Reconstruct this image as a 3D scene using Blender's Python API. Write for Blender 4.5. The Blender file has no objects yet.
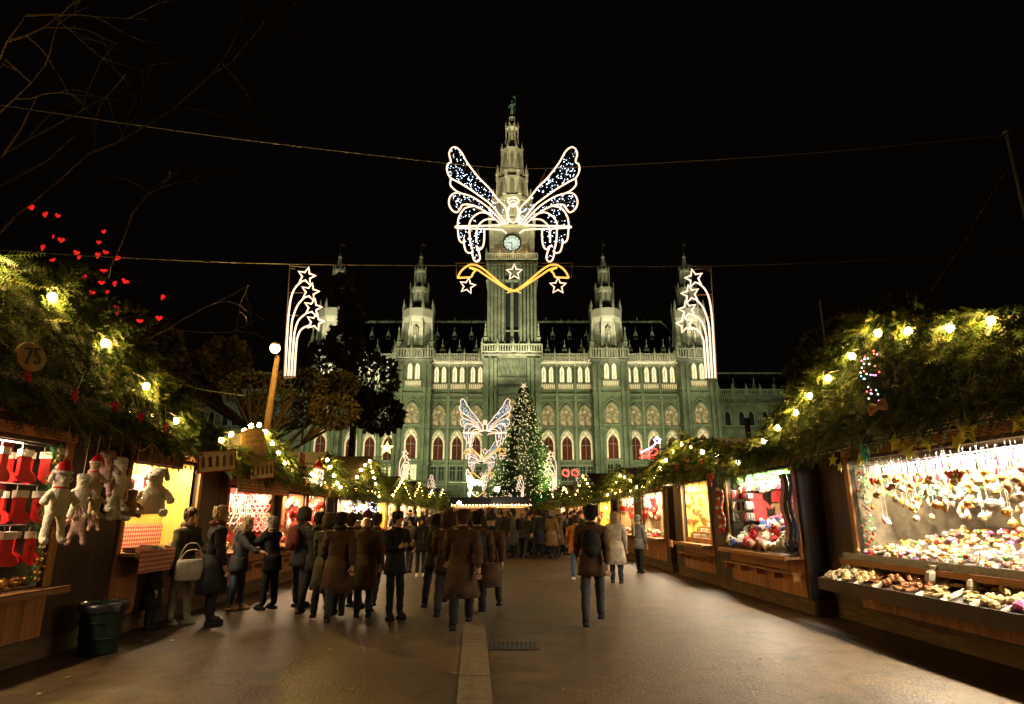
import bpy, bmesh, math, random
from math import sin, cos, pi, radians, sqrt, atan2, tan
from mathutils import Vector, Matrix
random.seed(7)
RS = random.Random(11)
scene = bpy.context.scene
COL = scene.collection

# ------------------------------------------------------------ camera
PITCH = radians(14.75); FPX = 619.0; CAMZ = 1.6
cam_d = bpy.data.cameras.new('camera'); cam = bpy.data.objects.new('camera', cam_d); COL.objects.link(cam)
cam.location = (0, 0, CAMZ); cam.rotation_euler = (pi/2 + PITCH, 0, 0)
cam_d.sensor_width = 36; cam_d.lens = 36*FPX/1024
cam_d.clip_start = 0.05; cam_d.clip_end = 2000
scene.camera = cam
# ------------------------------------------------------------ night sky
w = bpy.data.worlds.new('World'); scene.world = w; w.use_nodes = True
wn = w.node_tree.nodes; wl = w.node_tree.links
sky = wn.new('ShaderNodeTexSky'); sky.sky_type = 'NISHITA'; sky.sun_disc = False
sky.sun_elevation = radians(-9); sky.sun_rotation = radians(200)
bg = wn['Background']; bg.inputs['Strength'].default_value = 0.05
addn = wn.new('ShaderNodeMixRGB'); addn.blend_type = 'ADD'; addn.inputs['Fac'].default_value = 1
addn.inputs['Color2'].default_value = (0.028, 0.021, 0.014, 1)
wl.new(sky.outputs['Color'], addn.inputs['Color1']); wl.new(addn.outputs['Color'], bg.inputs['Color'])
scene.view_settings.view_transform = 'Standard'; scene.view_settings.look = 'None'
scene.view_settings.exposure = 0.0; scene.view_settings.gamma = 1
scene.render.engine = 'CYCLES'
scene.cycles.use_denoising = True
scene.cycles.max_bounces = 4; scene.cycles.diffuse_bounces = 2; scene.cycles.glossy_bounces = 2
scene.cycles.transmission_bounces = 2; scene.cycles.transparent_max_bounces = 6
scene.cycles.caustics_reflective = False; scene.cycles.caustics_refractive = False
scene.cycles.sample_clamp_indirect = 4

def at(px, py, Y):
    t = (352-py)/FPX
    dx, dy, dz = (px-512)/FPX, cos(PITCH)-t*sin(PITCH), sin(PITCH)+t*cos(PITCH)
    s = Y/dy
    return Vector((dx*s, Y, CAMZ+dz*s))
def atx(px, py, X):
    t = (352-py)/FPX
    dx, dy, dz = (px-512)/FPX, cos(PITCH)-t*sin(PITCH), sin(PITCH)+t*cos(PITCH)
    s = X/dx
    return Vector((X, dy*s, CAMZ+dz*s))
def gp(px, py):
    t = (352-py)/FPX
    dx, dy, dz = (px-512)/FPX, cos(PITCH)-t*sin(PITCH), sin(PITCH)+t*cos(PITCH)
    s = -CAMZ/dz
    return Vector((dx*s, dy*s, 0))

# ------------------------------------------------------------ lights (lamps of the place, plus an added fill behind the camera)
def lamp(kind, name, loc, power, color, aim=None, size=0.1, size_y=None, angle=None, blend=0.5):
    d = bpy.data.lights.new(name, kind); d.energy = power; d.color = color
    o = bpy.data.objects.new(name, d); COL.objects.link(o); o.location = loc
    if kind == 'AREA':
        d.size = size
        if size_y: d.shape = 'RECTANGLE'; d.size_y = size_y
    elif kind == 'SPOT':
        d.shadow_soft_size = size; d.spot_size = angle; d.spot_blend = blend
    else: d.shadow_soft_size = size
    if aim is not None:
        v = Vector(aim)-Vector(loc); o.rotation_euler = v.to_track_quat('-Z', 'Y').to_euler()
    return o
SODIUM = (1.0, 0.60, 0.13); WARM = (1.0, 0.80, 0.52); COOLW = (1.0, 0.93, 0.80); FLOOD = (0.86, 1.0, 0.46)
for x, p in ((-36, 17500), (-20, 17000), (-8, 16500), (8, 16500), (20, 17000), (36, 17500)):
    lamp('SPOT', 'facade_floodlight', (x, 102, 4), p, FLOOD, (x*1.02, 140, 29), 0.5, angle=radians(78), blend=0.7)
for x in (-7, 7):
    lamp('SPOT', 'tower_floodlight', (x, 112, 6), 105000, (1, 1, .55), (0, 134, 54), 0.5, angle=radians(34), blend=0.6)
    lamp('SPOT', 'spire_floodlight', (x*1.8, 104, 30), 160000, (1, .86, .46), (0, 138, 91), 0.3, angle=radians(24), blend=0.6)
for x in (-22, 22, -42, 42):
    lamp('SPOT', 'side_tower_floodlight', (x*.93, 118, 6), 14000, (.97, 1, .5), (x, 139, 50), 0.4, angle=radians(36), blend=0.6)
    lamp('SPOT', 'side_spire_floodlight', (x, 129.5, 37), 9500, (1, .9, .58), (x, 139, 52), 0.2, angle=radians(62), blend=0.6)
for x in (58, -58):
    lamp('SPOT', 'wing_floodlight', (x, 120, 4), 5000, FLOOD, (x, 146, 22), 0.5, angle=radians(100), blend=0.7)
# warm lamp strips on the ledges under the balustrades
for x, l in ((-12.3, 12), (12.3, 12), (-31.8, 12), (31.8, 12)):
    lamp('AREA', 'balustrade_lamp', (x, 138.5, 35.3), 190, (1, .85, .55), (x, 139.8, 37.5), l, 0.15)
lamp('AREA', 'gallery_lamp', (0, 130.9, 35.6), 210, (1, .85, .55), (0, 132.0, 37.8), 11, 0.15)
lamp('AREA', 'clock_gallery_lamp', (0, 130.7, 59.2), 150, (1, .72, .35), (0, 133, 62.5), 9, 0.15)
for x in (-22, 22, -42, 42):
    lamp('AREA', 'side_gallery_lamp', (x, 133.8, 35.0), 160, (1, .87, .6), (x, 135.0, 37.6), 7, 0.15)
# sodium street lamps: one in the frame, one just outside to the left, another right of the lane; plus an added ambient fill behind the camera
lamp('POINT', 'street_or_fill_light', at(277, 352, 19.5)+Vector((0.3, -2.2, -0.2)), 950, SODIUM, size=0.12)
lamp('POINT', 'street_or_fill_light', (-9.3, 8.6, 9.3), 60, SODIUM, size=0.15)
lamp('POINT', 'street_or_fill_light', (2.5, -6, 8.0), 130, (1, .62, .2), size=0.2)  # ambient fill, added with no known lamp at this spot
lamp('POINT', 'street_or_fill_light', (9.5, 26, 9.0), 200, SODIUM, size=0.2)

# ------------------------------------------------------------ materials
MATS = {}
def _new(name):
    m = bpy.data.materials.new(name); m.use_nodes = True; MATS[name] = m
    nt = m.node_tree; b = nt.nodes['Principled BSDF']
    return m, nt, b
def N(nt, t, **kw):
    n = nt.nodes.new(t)
    for k, v in kw.items(): setattr(n, k, v)
    return n
def mat(name, col, rough=0.7, var=0.25, scale=6, bump=0.0, metal=0, coord='Object', spec=0.3, stretch=None):
    if name in MATS: return MATS[name]
    m, nt, b = _new(name)
    tc = N(nt, 'ShaderNodeTexCoord'); nz = N(nt, 'ShaderNodeTexNoise'); nz.inputs['Scale'].default_value = scale; nz.inputs['Detail'].default_value = 5
    src = tc.outputs[coord]
    if stretch:
        mp = N(nt, 'ShaderNodeMapping'); mp.inputs['Scale'].default_value = stretch; nt.links.new(src, mp.inputs[0]); src = mp.outputs[0]
    nt.links.new(src, nz.inputs['Vector'])
    rp = N(nt, 'ShaderNodeValToRGB'); e = rp.color_ramp.elements
    e[0].position = 0.3; e[1].position = 0.72
    e[0].color = tuple(c*(1-var) for c in col)+(1,); e[1].color = tuple(min(1, c*(1+var)) for c in col)+(1,)
    nt.links.new(nz.outputs['Fac'], rp.inputs[0]); nt.links.new(rp.outputs[0], b.inputs['Base Color'])
    b.inputs['Roughness'].default_value = rough; b.inputs['Metallic'].default_value = metal
    b.inputs['Specular IOR Level'].default_value = spec
    if bump:
        bp = N(nt, 'ShaderNodeBump'); bp.inputs['Strength'].default_value = bump; bp.inputs['Distance'].default_value = 0.02
        nt.links.new(nz.outputs['Fac'], bp.inputs['Height']); nt.links.new(bp.outputs[0], b.inputs['Normal'])
    return m
def emit(name, col, s, base=(.8, .8, .8), var=0):
    if name in MATS: return MATS[name]
    m, nt, b = _new(name)
    b.inputs['Base Color'].default_value = base+(1,)
    b.inputs['Emission Color'].default_value = col+(1,); b.inputs['Emission Strength'].default_value = s
    if var:
        tc = N(nt, 'ShaderNodeTexCoord'); nz = N(nt, 'ShaderNodeTexNoise'); nz.inputs['Scale'].default_value = 1.3
        nt.links.new(tc.outputs['Object'], nz.inputs['Vector'])
        mr = N(nt, 'ShaderNodeMapRange'); mr.inputs[1].default_value = .3; mr.inputs[2].default_value = .7
        mr.inputs[3].default_value = s*(1-var); mr.inputs[4].default_value = s*(1+var)
        nt.links.new(nz.outputs['Fac'], mr.inputs[0]); nt.links.new(mr.outputs[0], b.inputs['Emission Strength'])
    return m
def wood(name, col, plank=0.11, axis='Y', rough=0.6, dark=0.35, stretch=(6, 6, .7)):
    if name in MATS: return MATS[name]
    m, nt, b = _new(name)
    tc = N(nt, 'ShaderNodeTexCoord'); sp = N(nt, 'ShaderNodeSeparateXYZ'); nt.links.new(tc.outputs['Object'], sp.inputs[0])
    dv = N(nt, 'ShaderNodeMath', operation='DIVIDE'); dv.inputs[1].default_value = plank; nt.links.new(sp.outputs[axis], dv.inputs[0])
    fr = N(nt, 'ShaderNodeMath', operation='FRACT'); nt.links.new(dv.outputs[0], fr.inputs[0])
    fl = N(nt, 'ShaderNodeMath', operation='FLOOR'); nt.links.new(dv.outputs[0], fl.inputs[0])
    wnn = N(nt, 'ShaderNodeTexWhiteNoise', noise_dimensions='1D'); nt.links.new(fl.outputs[0], wnn.inputs['W'])
    gt = N(nt, 'ShaderNodeMath', operation='GREATER_THAN'); gt.inputs[1].default_value = 0.07; nt.links.new(fr.outputs[0], gt.inputs[0])
    mp = N(nt, 'ShaderNodeMapping'); mp.inputs['Scale'].default_value = stretch; nt.links.new(tc.outputs['Object'], mp.inputs[0])
    nz = N(nt, 'ShaderNodeTexNoise'); nz.inputs['Scale'].default_value = 2.2; nz.inputs['Detail'].default_value = 7; nz.inputs['Roughness'].default_value = .65
    nt.links.new(mp.outputs[0], nz.inputs['Vector'])
    ad = N(nt, 'ShaderNodeMath', operation='MULTIPLY_ADD'); ad.inputs[1].default_value = .35; nt.links.new(wnn.outputs[0], ad.inputs[0]); nt.links.new(nz.outputs['Fac'], ad.inputs[2])
    rp = N(nt, 'ShaderNodeValToRGB'); e = rp.color_ramp.elements; e[0].position = .38; e[1].position = 1.0
    e[0].color = tuple(c*.55 for c in col)+(1,); e[1].color = tuple(min(1, c*1.35) for c in col)+(1,)
    nt.links.new(ad.outputs[0], rp.inputs[0])
    mx = N(nt, 'ShaderNodeMixRGB', blend_type='MULTIPLY'); mx.inputs['Fac'].default_value = 1
    mr = N(nt, 'ShaderNodeMapRange'); mr.inputs[3].default_value = dark; mr.inputs[4].default_value = 1; nt.links.new(gt.outputs[0], mr.inputs[0])
    nt.links.new(rp.outputs[0], mx.inputs[1]); nt.links.new(mr.outputs[0], mx.inputs[2]); nt.links.new(mx.outputs[0], b.inputs['Base Color'])
    bp = N(nt, 'ShaderNodeBump'); bp.inputs['Strength'].default_value = .5; bp.inputs['Distance'].default_value = .01
    nt.links.new(gt.outputs[0], bp.inputs['Height']); nt.links.new(bp.outputs[0], b.inputs['Normal'])
    b.inputs['Roughness'].default_value = rough
    return m
def checkm(name, a, b_, scale):
    if name in MATS: return MATS[name]
    m, nt, b = _new(name)
    tc = N(nt, 'ShaderNodeTexCoord'); mp = N(nt, 'ShaderNodeMapping'); mp.inputs['Scale'].default_value = (0.001, scale, scale); mp.inputs['Location'].default_value = (.37, .13, .21)
    nt.links.new(tc.outputs['Object'], mp.inputs[0])
    outs = []
    sp = N(nt, 'ShaderNodeSeparateXYZ'); nt.links.new(mp.outputs[0], sp.inputs[0])
    for ax in ('Y', 'Z'):
        f = N(nt, 'ShaderNodeMath', operation='FRACT'); nt.links.new(sp.outputs[ax], f.inputs[0])
        g = N(nt, 'ShaderNodeMath', operation='GREATER_THAN'); g.inputs[1].default_value = .45; nt.links.new(f.outputs[0], g.inputs[0]); outs.append(g)
    s = N(nt, 'ShaderNodeMath', operation='ADD'); nt.links.new(outs[0].outputs[0], s.inputs[0]); nt.links.new(outs[1].outputs[0], s.inputs[1])
    h = N(nt, 'ShaderNodeMath', operation='MULTIPLY'); h.inputs[1].default_value = .5; nt.links.new(s.outputs[0], h.inputs[0])
    mx = N(nt, 'ShaderNodeMixRGB'); mx.inputs[1].default_value = b_+(1,); mx.inputs[2].default_value = a+(1,)
    nt.links.new(h.outputs[0], mx.inputs[0]); nt.links.new(mx.outputs[0], b.inputs['Base Color']); b.inputs['Roughness'].default_value = .85
    return m
def stone(name, col, var=.3, brick=True, scale=.35):
    if name in MATS: return MATS[name]
    m, nt, b = _new(name)
    tc = N(nt, 'ShaderNodeTexCoord'); nz = N(nt, 'ShaderNodeTexNoise'); nz.inputs['Scale'].default_value = scale; nz.inputs['Detail'].default_value = 9; nz.inputs['Roughness'].default_value = .68
    nt.links.new(tc.outputs['Object'], nz.inputs['Vector'])
    rp = N(nt, 'ShaderNodeValToRGB'); e = rp.color_ramp.elements; e[0].position = .32; e[1].position = .68
    e[0].color = tuple(c*(1-var) for c in col)+(1,); e[1].color = tuple(c*(1+var*.6) for c in col)+(1,)
    nt.links.new(nz.outputs['Fac'], rp.inputs[0])
    br = N(nt, 'ShaderNodeTexBrick'); mp = N(nt, 'ShaderNodeMapping'); mp.inputs['Rotation'].default_value = (pi/2, 0, 0)
    nt.links.new(tc.outputs['Object'], mp.inputs[0]); nt.links.new(mp.outputs[0], br.inputs['Vector'])
    br.inputs['Scale'].default_value = .9; br.inputs['Mortar Size'].default_value = .03; br.inputs['Color1'].default_value = (1, 1, 1, 1); br.inputs['Color2'].default_value = (.78, .78, .78, 1); br.inputs['Mortar'].default_value = (.5, .5, .5, 1)
    mx = N(nt, 'ShaderNodeMixRGB', blend_type='MULTIPLY'); mx.inputs[0].default_value = .8 if brick else 0
    nt.links.new(rp.outputs[0], mx.inputs[1]); nt.links.new(br.outputs[0], mx.inputs[2]); nt.links.new(mx.outputs[0], b.inputs['Base Color'])
    bp = N(nt, 'ShaderNodeBump'); bp.inputs['Strength'].default_value = .7; bp.inputs['Distance'].default_value = .25
    nt.links.new(nz.outputs['Fac'], bp.inputs['Height']); nt.links.new(bp.outputs[0], b.inputs['Normal'])
    b.inputs['Roughness'].default_value = .9
    return m
def asphalt(name, col, stain=.5):
    m, nt, b = _new(name)
    tc = N(nt, 'ShaderNodeTexCoord')
    n1 = N(nt, 'ShaderNodeTexNoise'); n1.inputs['Scale'].default_value = .45; n1.inputs['Detail'].default_value = 8; n1.inputs['Roughness'].default_value = .6
    n2 = N(nt, 'ShaderNodeTexNoise'); n2.inputs['Scale'].default_value = 70; n2.inputs['Detail'].default_value = 4
    vo = N(nt, 'ShaderNodeTexVoronoi'); vo.inputs['Scale'].default_value = 38
    for n in (n1, n2, vo): nt.links.new(tc.outputs['Object'], n.inputs['Vector'])
    rp = N(nt, 'ShaderNodeValToRGB'); e = rp.color_ramp.elements; e[0].position = .3; e[1].position = .7
    e[0].color = tuple(c*(1-stain) for c in col)+(1,); e[1].color = tuple(c*(1+stain*.5) for c in col)+(1,)
    nt.links.new(n1.outputs['Fac'], rp.inputs[0])
    r2 = N(nt, 'ShaderNodeValToRGB'); e = r2.color_ramp.elements; e[0].position = .3; e[1].position = .75
    e[0].color = (.4, .4, .4, 1); e[1].color = (1.7, 1.7, 1.7, 1); nt.links.new(n2.outputs['Fac'], r2.inputs[0])
    mx = N(nt, 'ShaderNodeMixRGB', blend_type='MULTIPLY'); mx.inputs[0].default_value = 1
    nt.links.new(rp.outputs[0], mx.inputs[1]); nt.links.new(r2.outputs[0], mx.inputs[2])
    n3 = N(nt, 'ShaderNodeTexNoise'); n3.inputs['Scale'].default_value = 2.6; n3.inputs['Detail'].default_value = 6; n3.inputs['Distortion'].default_value = 1.2; nt.links.new(tc.outputs['Object'], n3.inputs['Vector'])
    r3 = N(nt, 'ShaderNodeValToRGB'); e = r3.color_ramp.elements; e[0].position = .36; e[1].position = .6; e[0].color = (.62, .6, .58, 1); e[1].color = (1.1, 1.1, 1.1, 1); nt.links.new(n3.outputs['Fac'], r3.inputs[0])
    v2 = N(nt, 'ShaderNodeTexVoronoi', feature='DISTANCE_TO_EDGE'); v2.inputs['Scale'].default_value = .33
    ad = N(nt, 'ShaderNodeVectorMath', operation='MULTIPLY_ADD'); ad.inputs[1].default_value = (.5, .5, .5); nt.links.new(n3.outputs['Color'], ad.inputs[0]); nt.links.new(tc.outputs['Object'], ad.inputs[2]); nt.links.new(ad.outputs[0], v2.inputs['Vector'])
    r4 = N(nt, 'ShaderNodeValToRGB'); e = r4.color_ramp.elements; e[0].position = .002; e[1].position = .010; e[0].color = (.45, .45, .45, 1); e[1].color = (1, 1, 1, 1); nt.links.new(v2.outputs['Distance'], r4.inputs[0])
    m2 = N(nt, 'ShaderNodeMixRGB', blend_type='MULTIPLY'); m2.inputs[0].default_value = 1; nt.links.new(mx.outputs[0], m2.inputs[1]); nt.links.new(r3.outputs[0], m2.inputs[2])
    m3 = N(nt, 'ShaderNodeMixRGB', blend_type='MULTIPLY'); m3.inputs[0].default_value = 1; nt.links.new(m2.outputs[0], m3.inputs[1]); nt.links.new(r4.outputs[0], m3.inputs[2]); nt.links.new(m3.outputs[0], b.inputs['Base Color']); b.inputs['Specular IOR Level'].default_value = .5
    bp = N(nt, 'ShaderNodeBump'); bp.inputs['Strength'].default_value = .35; bp.inputs['Distance'].default_value = .01
    nt.links.new(vo.outputs[0], bp.inputs['Height']); nt.links.new(bp.outputs[0], b.inputs['Normal'])
    rr = N(nt, 'ShaderNodeMapRange'); rr.inputs[3].default_value = .36; rr.inputs[4].default_value = .62; nt.links.new(n1.outputs['Fac'], rr.inputs[0]); nt.links.new(rr.outputs[0], b.inputs['Roughness'])
    return m

# ------------------------------------------------------------ mesh builder
class MB:
    def __init__(s): s.v = []; s.f = []; s.mi = []; s.m = 0
    def add(s, vs, fs):
        b = len(s.v); s.v += [tuple(v) for v in vs]
        s.f += [tuple(b+i for i in f) for f in fs]; s.mi += [s.m]*len(fs); return s
    def box(s, x0, x1, y0, y1, z0, z1):
        return s.add([(x0, y0, z0), (x1, y0, z0), (x1, y1, z0), (x0, y1, z0), (x0, y0, z1), (x1, y0, z1), (x1, y1, z1), (x0, y1, z1)],
                     [(0, 3, 2, 1), (4, 5, 6, 7), (0, 1, 5, 4), (1, 2, 6, 5), (2, 3, 7, 6), (3, 0, 4, 7)])
    def bar(s, a, b, wx, wz=None, up=(0, 0, 1)):
        a = Vector(a); b = Vector(b); wz = wz or wx; d = (b-a).normalized(); u = Vector(up)
        if abs(d.dot(u)) > .95: u = Vector((1, 0, 0))
        r = d.cross(u).normalized()*wx/2; u = r.cross(d).normalized()*wz/2
        return s.add([a-r-u, a+r-u, a+r+u, a-r+u, b-r-u, b+r-u, b+r+u, b-r+u], [(0, 3, 2, 1), (4, 5, 6, 7), (0, 1, 5, 4), (1, 2, 6, 5), (2, 3, 7, 6), (3, 0, 4, 7)])
    def tube(s, pts, r, n=6, closed=False):
        pts = [Vector(p) for p in pts]; k = len(pts); vs = []
        rs = r if isinstance(r, (list, tuple)) else [r]*k
        for i, p in enumerate(pts):
            a = pts[(i-1) % k] if (closed or i) else p; c = pts[(i+1) % k] if (closed or i < k-1) else p
            d = (c-a); d = d.normalized() if d.length > 1e-9 else Vector((0, 0, 1))
            u = Vector((0, 1, 0)) if abs(d.y) < .9 else Vector((1, 0, 0))
            x = d.cross(u).normalized(); y = d.cross(x)
            vs += [p+(x*cos(2*pi*j/n)+y*sin(2*pi*j/n))*rs[i] for j in range(n)]
        fs = []
        for i in range(k if closed else k-1):
            for j in range(n):
                a = i*n+j; b = i*n+(j+1) % n; c = ((i+1) % k)*n
                fs.append((a, b, c+(j+1) % n, c+j))
        if not closed: fs += [tuple(range(n))[::-1], tuple((k-1)*n+j for j in range(n))]
        return s.add(vs, fs)
    def lathe(s, prof, c=(0, 0, 0), n=12, rot=0, sx=1, sy=1):
        vs = []; c = Vector(c)
        for r, z in prof: vs += [(c.x+r*cos(rot+2*pi*j/n)*sx, c.y+r*sin(rot+2*pi*j/n)*sy, c.z+z) for j in range(n)]
        fs = []
        for i in range(len(prof)-1):
            for j in range(n): a = i*n+j; b = i*n+(j+1) % n; fs.append((a, b, b+n, a+n))
        fs += [tuple(range(n))[::-1], tuple((len(prof)-1)*n+j for j in range(n))]
        return s.add(vs, fs)
    def ball(s, c, r, n=8, sc=(1, 1, 1)):
        h = max(3, n//2+1); c = Vector(c); vs = []
        for i in range(h+1):
            a = -pi/2+pi*i/h; rr = max(cos(a), 1e-3)
            vs += [(c.x+r*rr*cos(2*pi*j/n)*sc[0], c.y+r*rr*sin(2*pi*j/n)*sc[1], c.z+r*sin(a)*sc[2]) for j in range(n)]
        fs = [(i*n+j, i*n+(j+1) % n, (i+1)*n+(j+1) % n, (i+1)*n+j) for i in range(h) for j in range(n)]
        return s.add(vs, fs)
    def prism(s, poly, ext):                                 # poly: 3D points, ext: extrusion vector
        e = Vector(ext); k = len(poly); p = [Vector(q) for q in poly]
        return s.add(p+[q+e for q in p], [tuple(range(k))[::-1], tuple(range(k, 2*k))]+[(i, (i+1) % k, k+(i+1) % k, k+i) for i in range(k)])
    def quad(s, a, b, c, d): return s.add([a, b, c, d], [(0, 1, 2, 3)])
    def build(s, name, mats, parent=None, smooth=False, loc=None, tf=None):
        me = bpy.data.meshes.new(name)
        vs = [tf(*v) for v in s.v] if tf else s.v
        me.from_pydata(vs, [], s.f)
        if not isinstance(mats, (list, tuple)): mats = [mats]
        for m in mats: me.materials.append(m)
        me.polygons.foreach_set('material_index', s.mi)
        if smooth: me.polygons.foreach_set('use_smooth', [True]*len(me.polygons))
        me.update()
        o = bpy.data.objects.new(name, me); COL.objects.link(o)
        if parent: o.parent = parent
        if loc is not None: o.location = loc
        return o
def empty(name, loc, rz=0):
    o = bpy.data.objects.new(name, None); COL.objects.link(o); o.location = loc; o.rotation_euler = (0, 0, rz); o.empty_display_size = .1
    return o
def tag(o, label=None, cat=None, group=None, kind=None):
    if label: o['label'] = label
    if cat: o['category'] = cat
    if group: o['group'] = group
    if kind: o['kind'] = kind
    return o
def dup(o, loc=None, rz=None, label=None, group=None, scale=None, parent=None, rot=None):
    c = o.copy(); COL.objects.link(c)
    if parent: c.parent = parent
    for ch in list(o.children): dup(ch, parent=c)
    if loc is not None: c.location = loc
    if rz is not None: c.rotation_euler = (0, 0, rz)
    if rot is not None: c.rotation_euler = rot
    if label: c['label'] = label
    if group: c['group'] = group
    if scale: c.scale = (scale,)*3 if not isinstance(scale, tuple) else scale
    return c
def recolor(o, i, m):
    o.material_slots[i].link = 'OBJECT'; o.material_slots[i].material = m
def rnd(a, b): return RS.uniform(a, b)
def spline(pts, n=4, closed=False):
    P = [Vector(p) for p in pts]; k = len(P); out = []
    for i in range(k if closed else k-1):
        p0 = P[(i-1) % k] if (closed or i) else P[i]; p1 = P[i]; p2 = P[(i+1) % k]; p3 = P[(i+2) % k] if (closed or i < k-2) else p2
        for j in range(n):
            t = j/n
            out.append(.5*((2*p1)+(p2-p0)*t+(2*p0-5*p1+4*p2-p3)*t*t+(3*p1-p0-3*p2+p3)*t**3))
    if not closed: out.append(P[-1])
    return out
_txt = {}
def text(s, name, m, parent, loc, rot, size, depth=.004, sx=1):
    cu = bpy.data.curves.new(name, 'FONT'); cu.body = s; cu.size = size; cu.extrude = depth; cu.align_x = 'CENTER'; cu.align_y = 'CENTER'
    t = bpy.data.objects.new(name, cu); COL.objects.link(t)
    me = bpy.data.meshes.new_from_object(t); bpy.data.objects.remove(t)
    me.materials.clear(); me.materials.append(m)
    o = bpy.data.objects.new(name, me); COL.objects.link(o); o.parent = parent; o.location = loc; o.rotation_euler = rot; o.scale = (sx, 1, 1)
    return o
def skinmesh(name, verts, edges, radii, mats, levels=1, root=0):
    me = bpy.data.meshes.new(name); me.from_pydata(verts, edges, [])
    o = bpy.data.objects.new(name, me); COL.objects.link(o)
    md = o.modifiers.new('s', 'SKIN'); md.use_smooth_shade = True
    sv = me.skin_vertices[0].data
    for i, r in enumerate(radii):
        sv[i].radius = r if isinstance(r, tuple) else (r, r); sv[i].use_root = (i == root)
    sb = o.modifiers.new('u', 'SUBSURF'); sb.levels = levels; sb.render_levels = levels
    dg = bpy.context.evaluated_depsgraph_get(); dg.update()
    m2 = bpy.data.meshes.new_from_object(o.evaluated_get(dg)); bpy.data.objects.remove(o)
    m2.materials.clear()
    for m in mats: m2.materials.append(m)
    m2.name = name
    return m2
def merge_into(me, mb):                                       # append a builder's faces to a mesh
    bm = bmesh.new(); bm.from_mesh(me)
    vs = [bm.verts.new(v) for v in mb.v]
    for f, mi in zip(mb.f, mb.mi):
        try: q = bm.faces.new([vs[i] for i in f]); q.material_index = mi; q.smooth = True
        except ValueError: pass
    bm.to_mesh(me); bm.free(); return me

# common materials
M = {}
M['dark_wood'] = wood('dark_wood', (.05, .024, .012), .14)
M['hut_wood'] = wood('hut_wood', (.40, .165, .05), .085)
M['hut_wood_h'] = wood('hut_wood_horizontal', (.42, .19, .065), .16, axis='Z', stretch=(5, .8, 6))
M['orange_wood'] = wood('orange_wood', (.55, .27, .09), .3, axis='Z', stretch=(6, 2, 6))
M['base_wood'] = mat('plinth_wood', (.13, .085, .045), .8, .35, 3, .3, stretch=(4, 1, 6))
M['post'] = mat('post_wood', (.42, .21, .07), .55, .35, 4, .2, stretch=(5, 5, .6)); M['firboard'] = mat('fir_backing', (.025, .03, .012), .9, .5, 7, .5)
M['roof'] = wood('roof_boards', (.05, .036, .024), .16, axis='X', dark=.3, stretch=(5, 1, 5))
M['backboard'] = mat('mottled_board', (.13, .10, .06), .8, .5, 6)
M['cream'] = mat('cream_board', (.62, .52, .36), .7, .15, 3)
M['yellow_board'] = mat('yellow_board', (.75, .55, .12), .6, .12, 2)
M['fir'] = mat('fir_needles', (.06, .10, .02), .6, .5, 5)
M['fir2'] = mat('fir_needles_light', (.16, .18, .035), .6, .4, 5)
M['fir3'] = mat('fir_needles_dark', (.02, .045, .013), .6, .5, 5)
M['greenfir'] = mat('bright_green_garland', (.06, .22, .06), .6, .4, 8)
M['twig'] = mat('twig', (.09, .055, .03), .8)
M['bark'] = mat('bark', (.10, .07, .045), .9, .4, 8, .5, stretch=(4, 4, 1))
M['cable'] = mat('black_cable', (.02, .02, .02), .6)
M['steel'] = mat('steel', (.45, .44, .42), .4, .1, metal=.6)
M['rope'] = mat('pale_cord', (.5, .46, .38), .8)
M['tinsel'] = mat('tinsel', (.5, .5, .45), .25, .4, 30, metal=.7)
M['red'] = mat('red', (.5, .02, .02), .6, .2); M['gloss_red'] = mat('gloss_red', (.55, .02, .02), .15, .1, spec=.6)
M['white'] = mat('white', (.78, .76, .70), .7, .08); M['cream_f'] = mat('cream_fleece', (.72, .66, .52), .95, .12, 30, .6)
M['black'] = mat('black', (.015, .015, .015), .5)
M['bulb'] = emit('warm_bulb', (1, .60, .14), 330)
M['bulbfar'] = emit('warm_bulb_far', (1, .64, .20), 75)
M['rope_light'] = emit('rope_light', (1, .66, .46), 1.9)
M['rope_yellow'] = emit('rope_light_yellow', (1, .50, .08), 1.5)
M['led'] = emit('cool_led', (.62, .76, 1), 4)
M['globe'] = emit('white_globe_lamp', (.95, .97, 1), 160)
M['lampwhite'] = emit('tube_lamp', (1, .93, .78), 14)
M['neon_red'] = emit('red_neon', (1, .06, .05), 3)
M['neon_blue'] = emit('blue_neon', (.55, .62, 1), 6)
M['heart'] = emit('red_heart_lamp', (1, .02, .015), .8, base=(.6, .02, .02))
# ============================================================ ground
M['asphalt'] = asphalt('asphalt', (.105, .064, .027), .6)
M['square'] = asphalt('square_paving', (.10, .08, .06), .3)
M['slab'] = mat('kerb_slab', (.16, .12, .07), .8, .3, 9, .3)
def sheet(name, pts, z, m, kind='structure'):
    mb = MB(); mb.add([(x, y, z) for x, y in pts], [tuple(range(len(pts)))]); return tag(mb.build(name, m), kind=kind)
sheet('ground', [(-400, -200), (400, -200), (400, 500), (-400, 500)], -0.012, M['square'])
def lx(Y): return -0.325-0.059*(Y-6)                         # the slab line runs along the lane's axis
sheet('lane', [(lx(-30)-9, -30), (lx(-30)+9, -30), (lx(80)+9, 80), (lx(80)-9, 80)], -0.006, M['asphalt'])
mb = MB()
Y = -10.0
while Y < 78:
    L = 0.98
    a, b = lx(Y), lx(Y+L); e = rnd(-.002, .003)
    mb.add([(a-.16, Y, .001+e), (a+.16, Y, .001+e), (b+.16, Y+L, .001+e), (b-.16, Y+L, .001+e)], [(0, 1, 2, 3)]); Y += 1.0
tag(mb.build('path', M['slab']), kind='structure')
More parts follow.
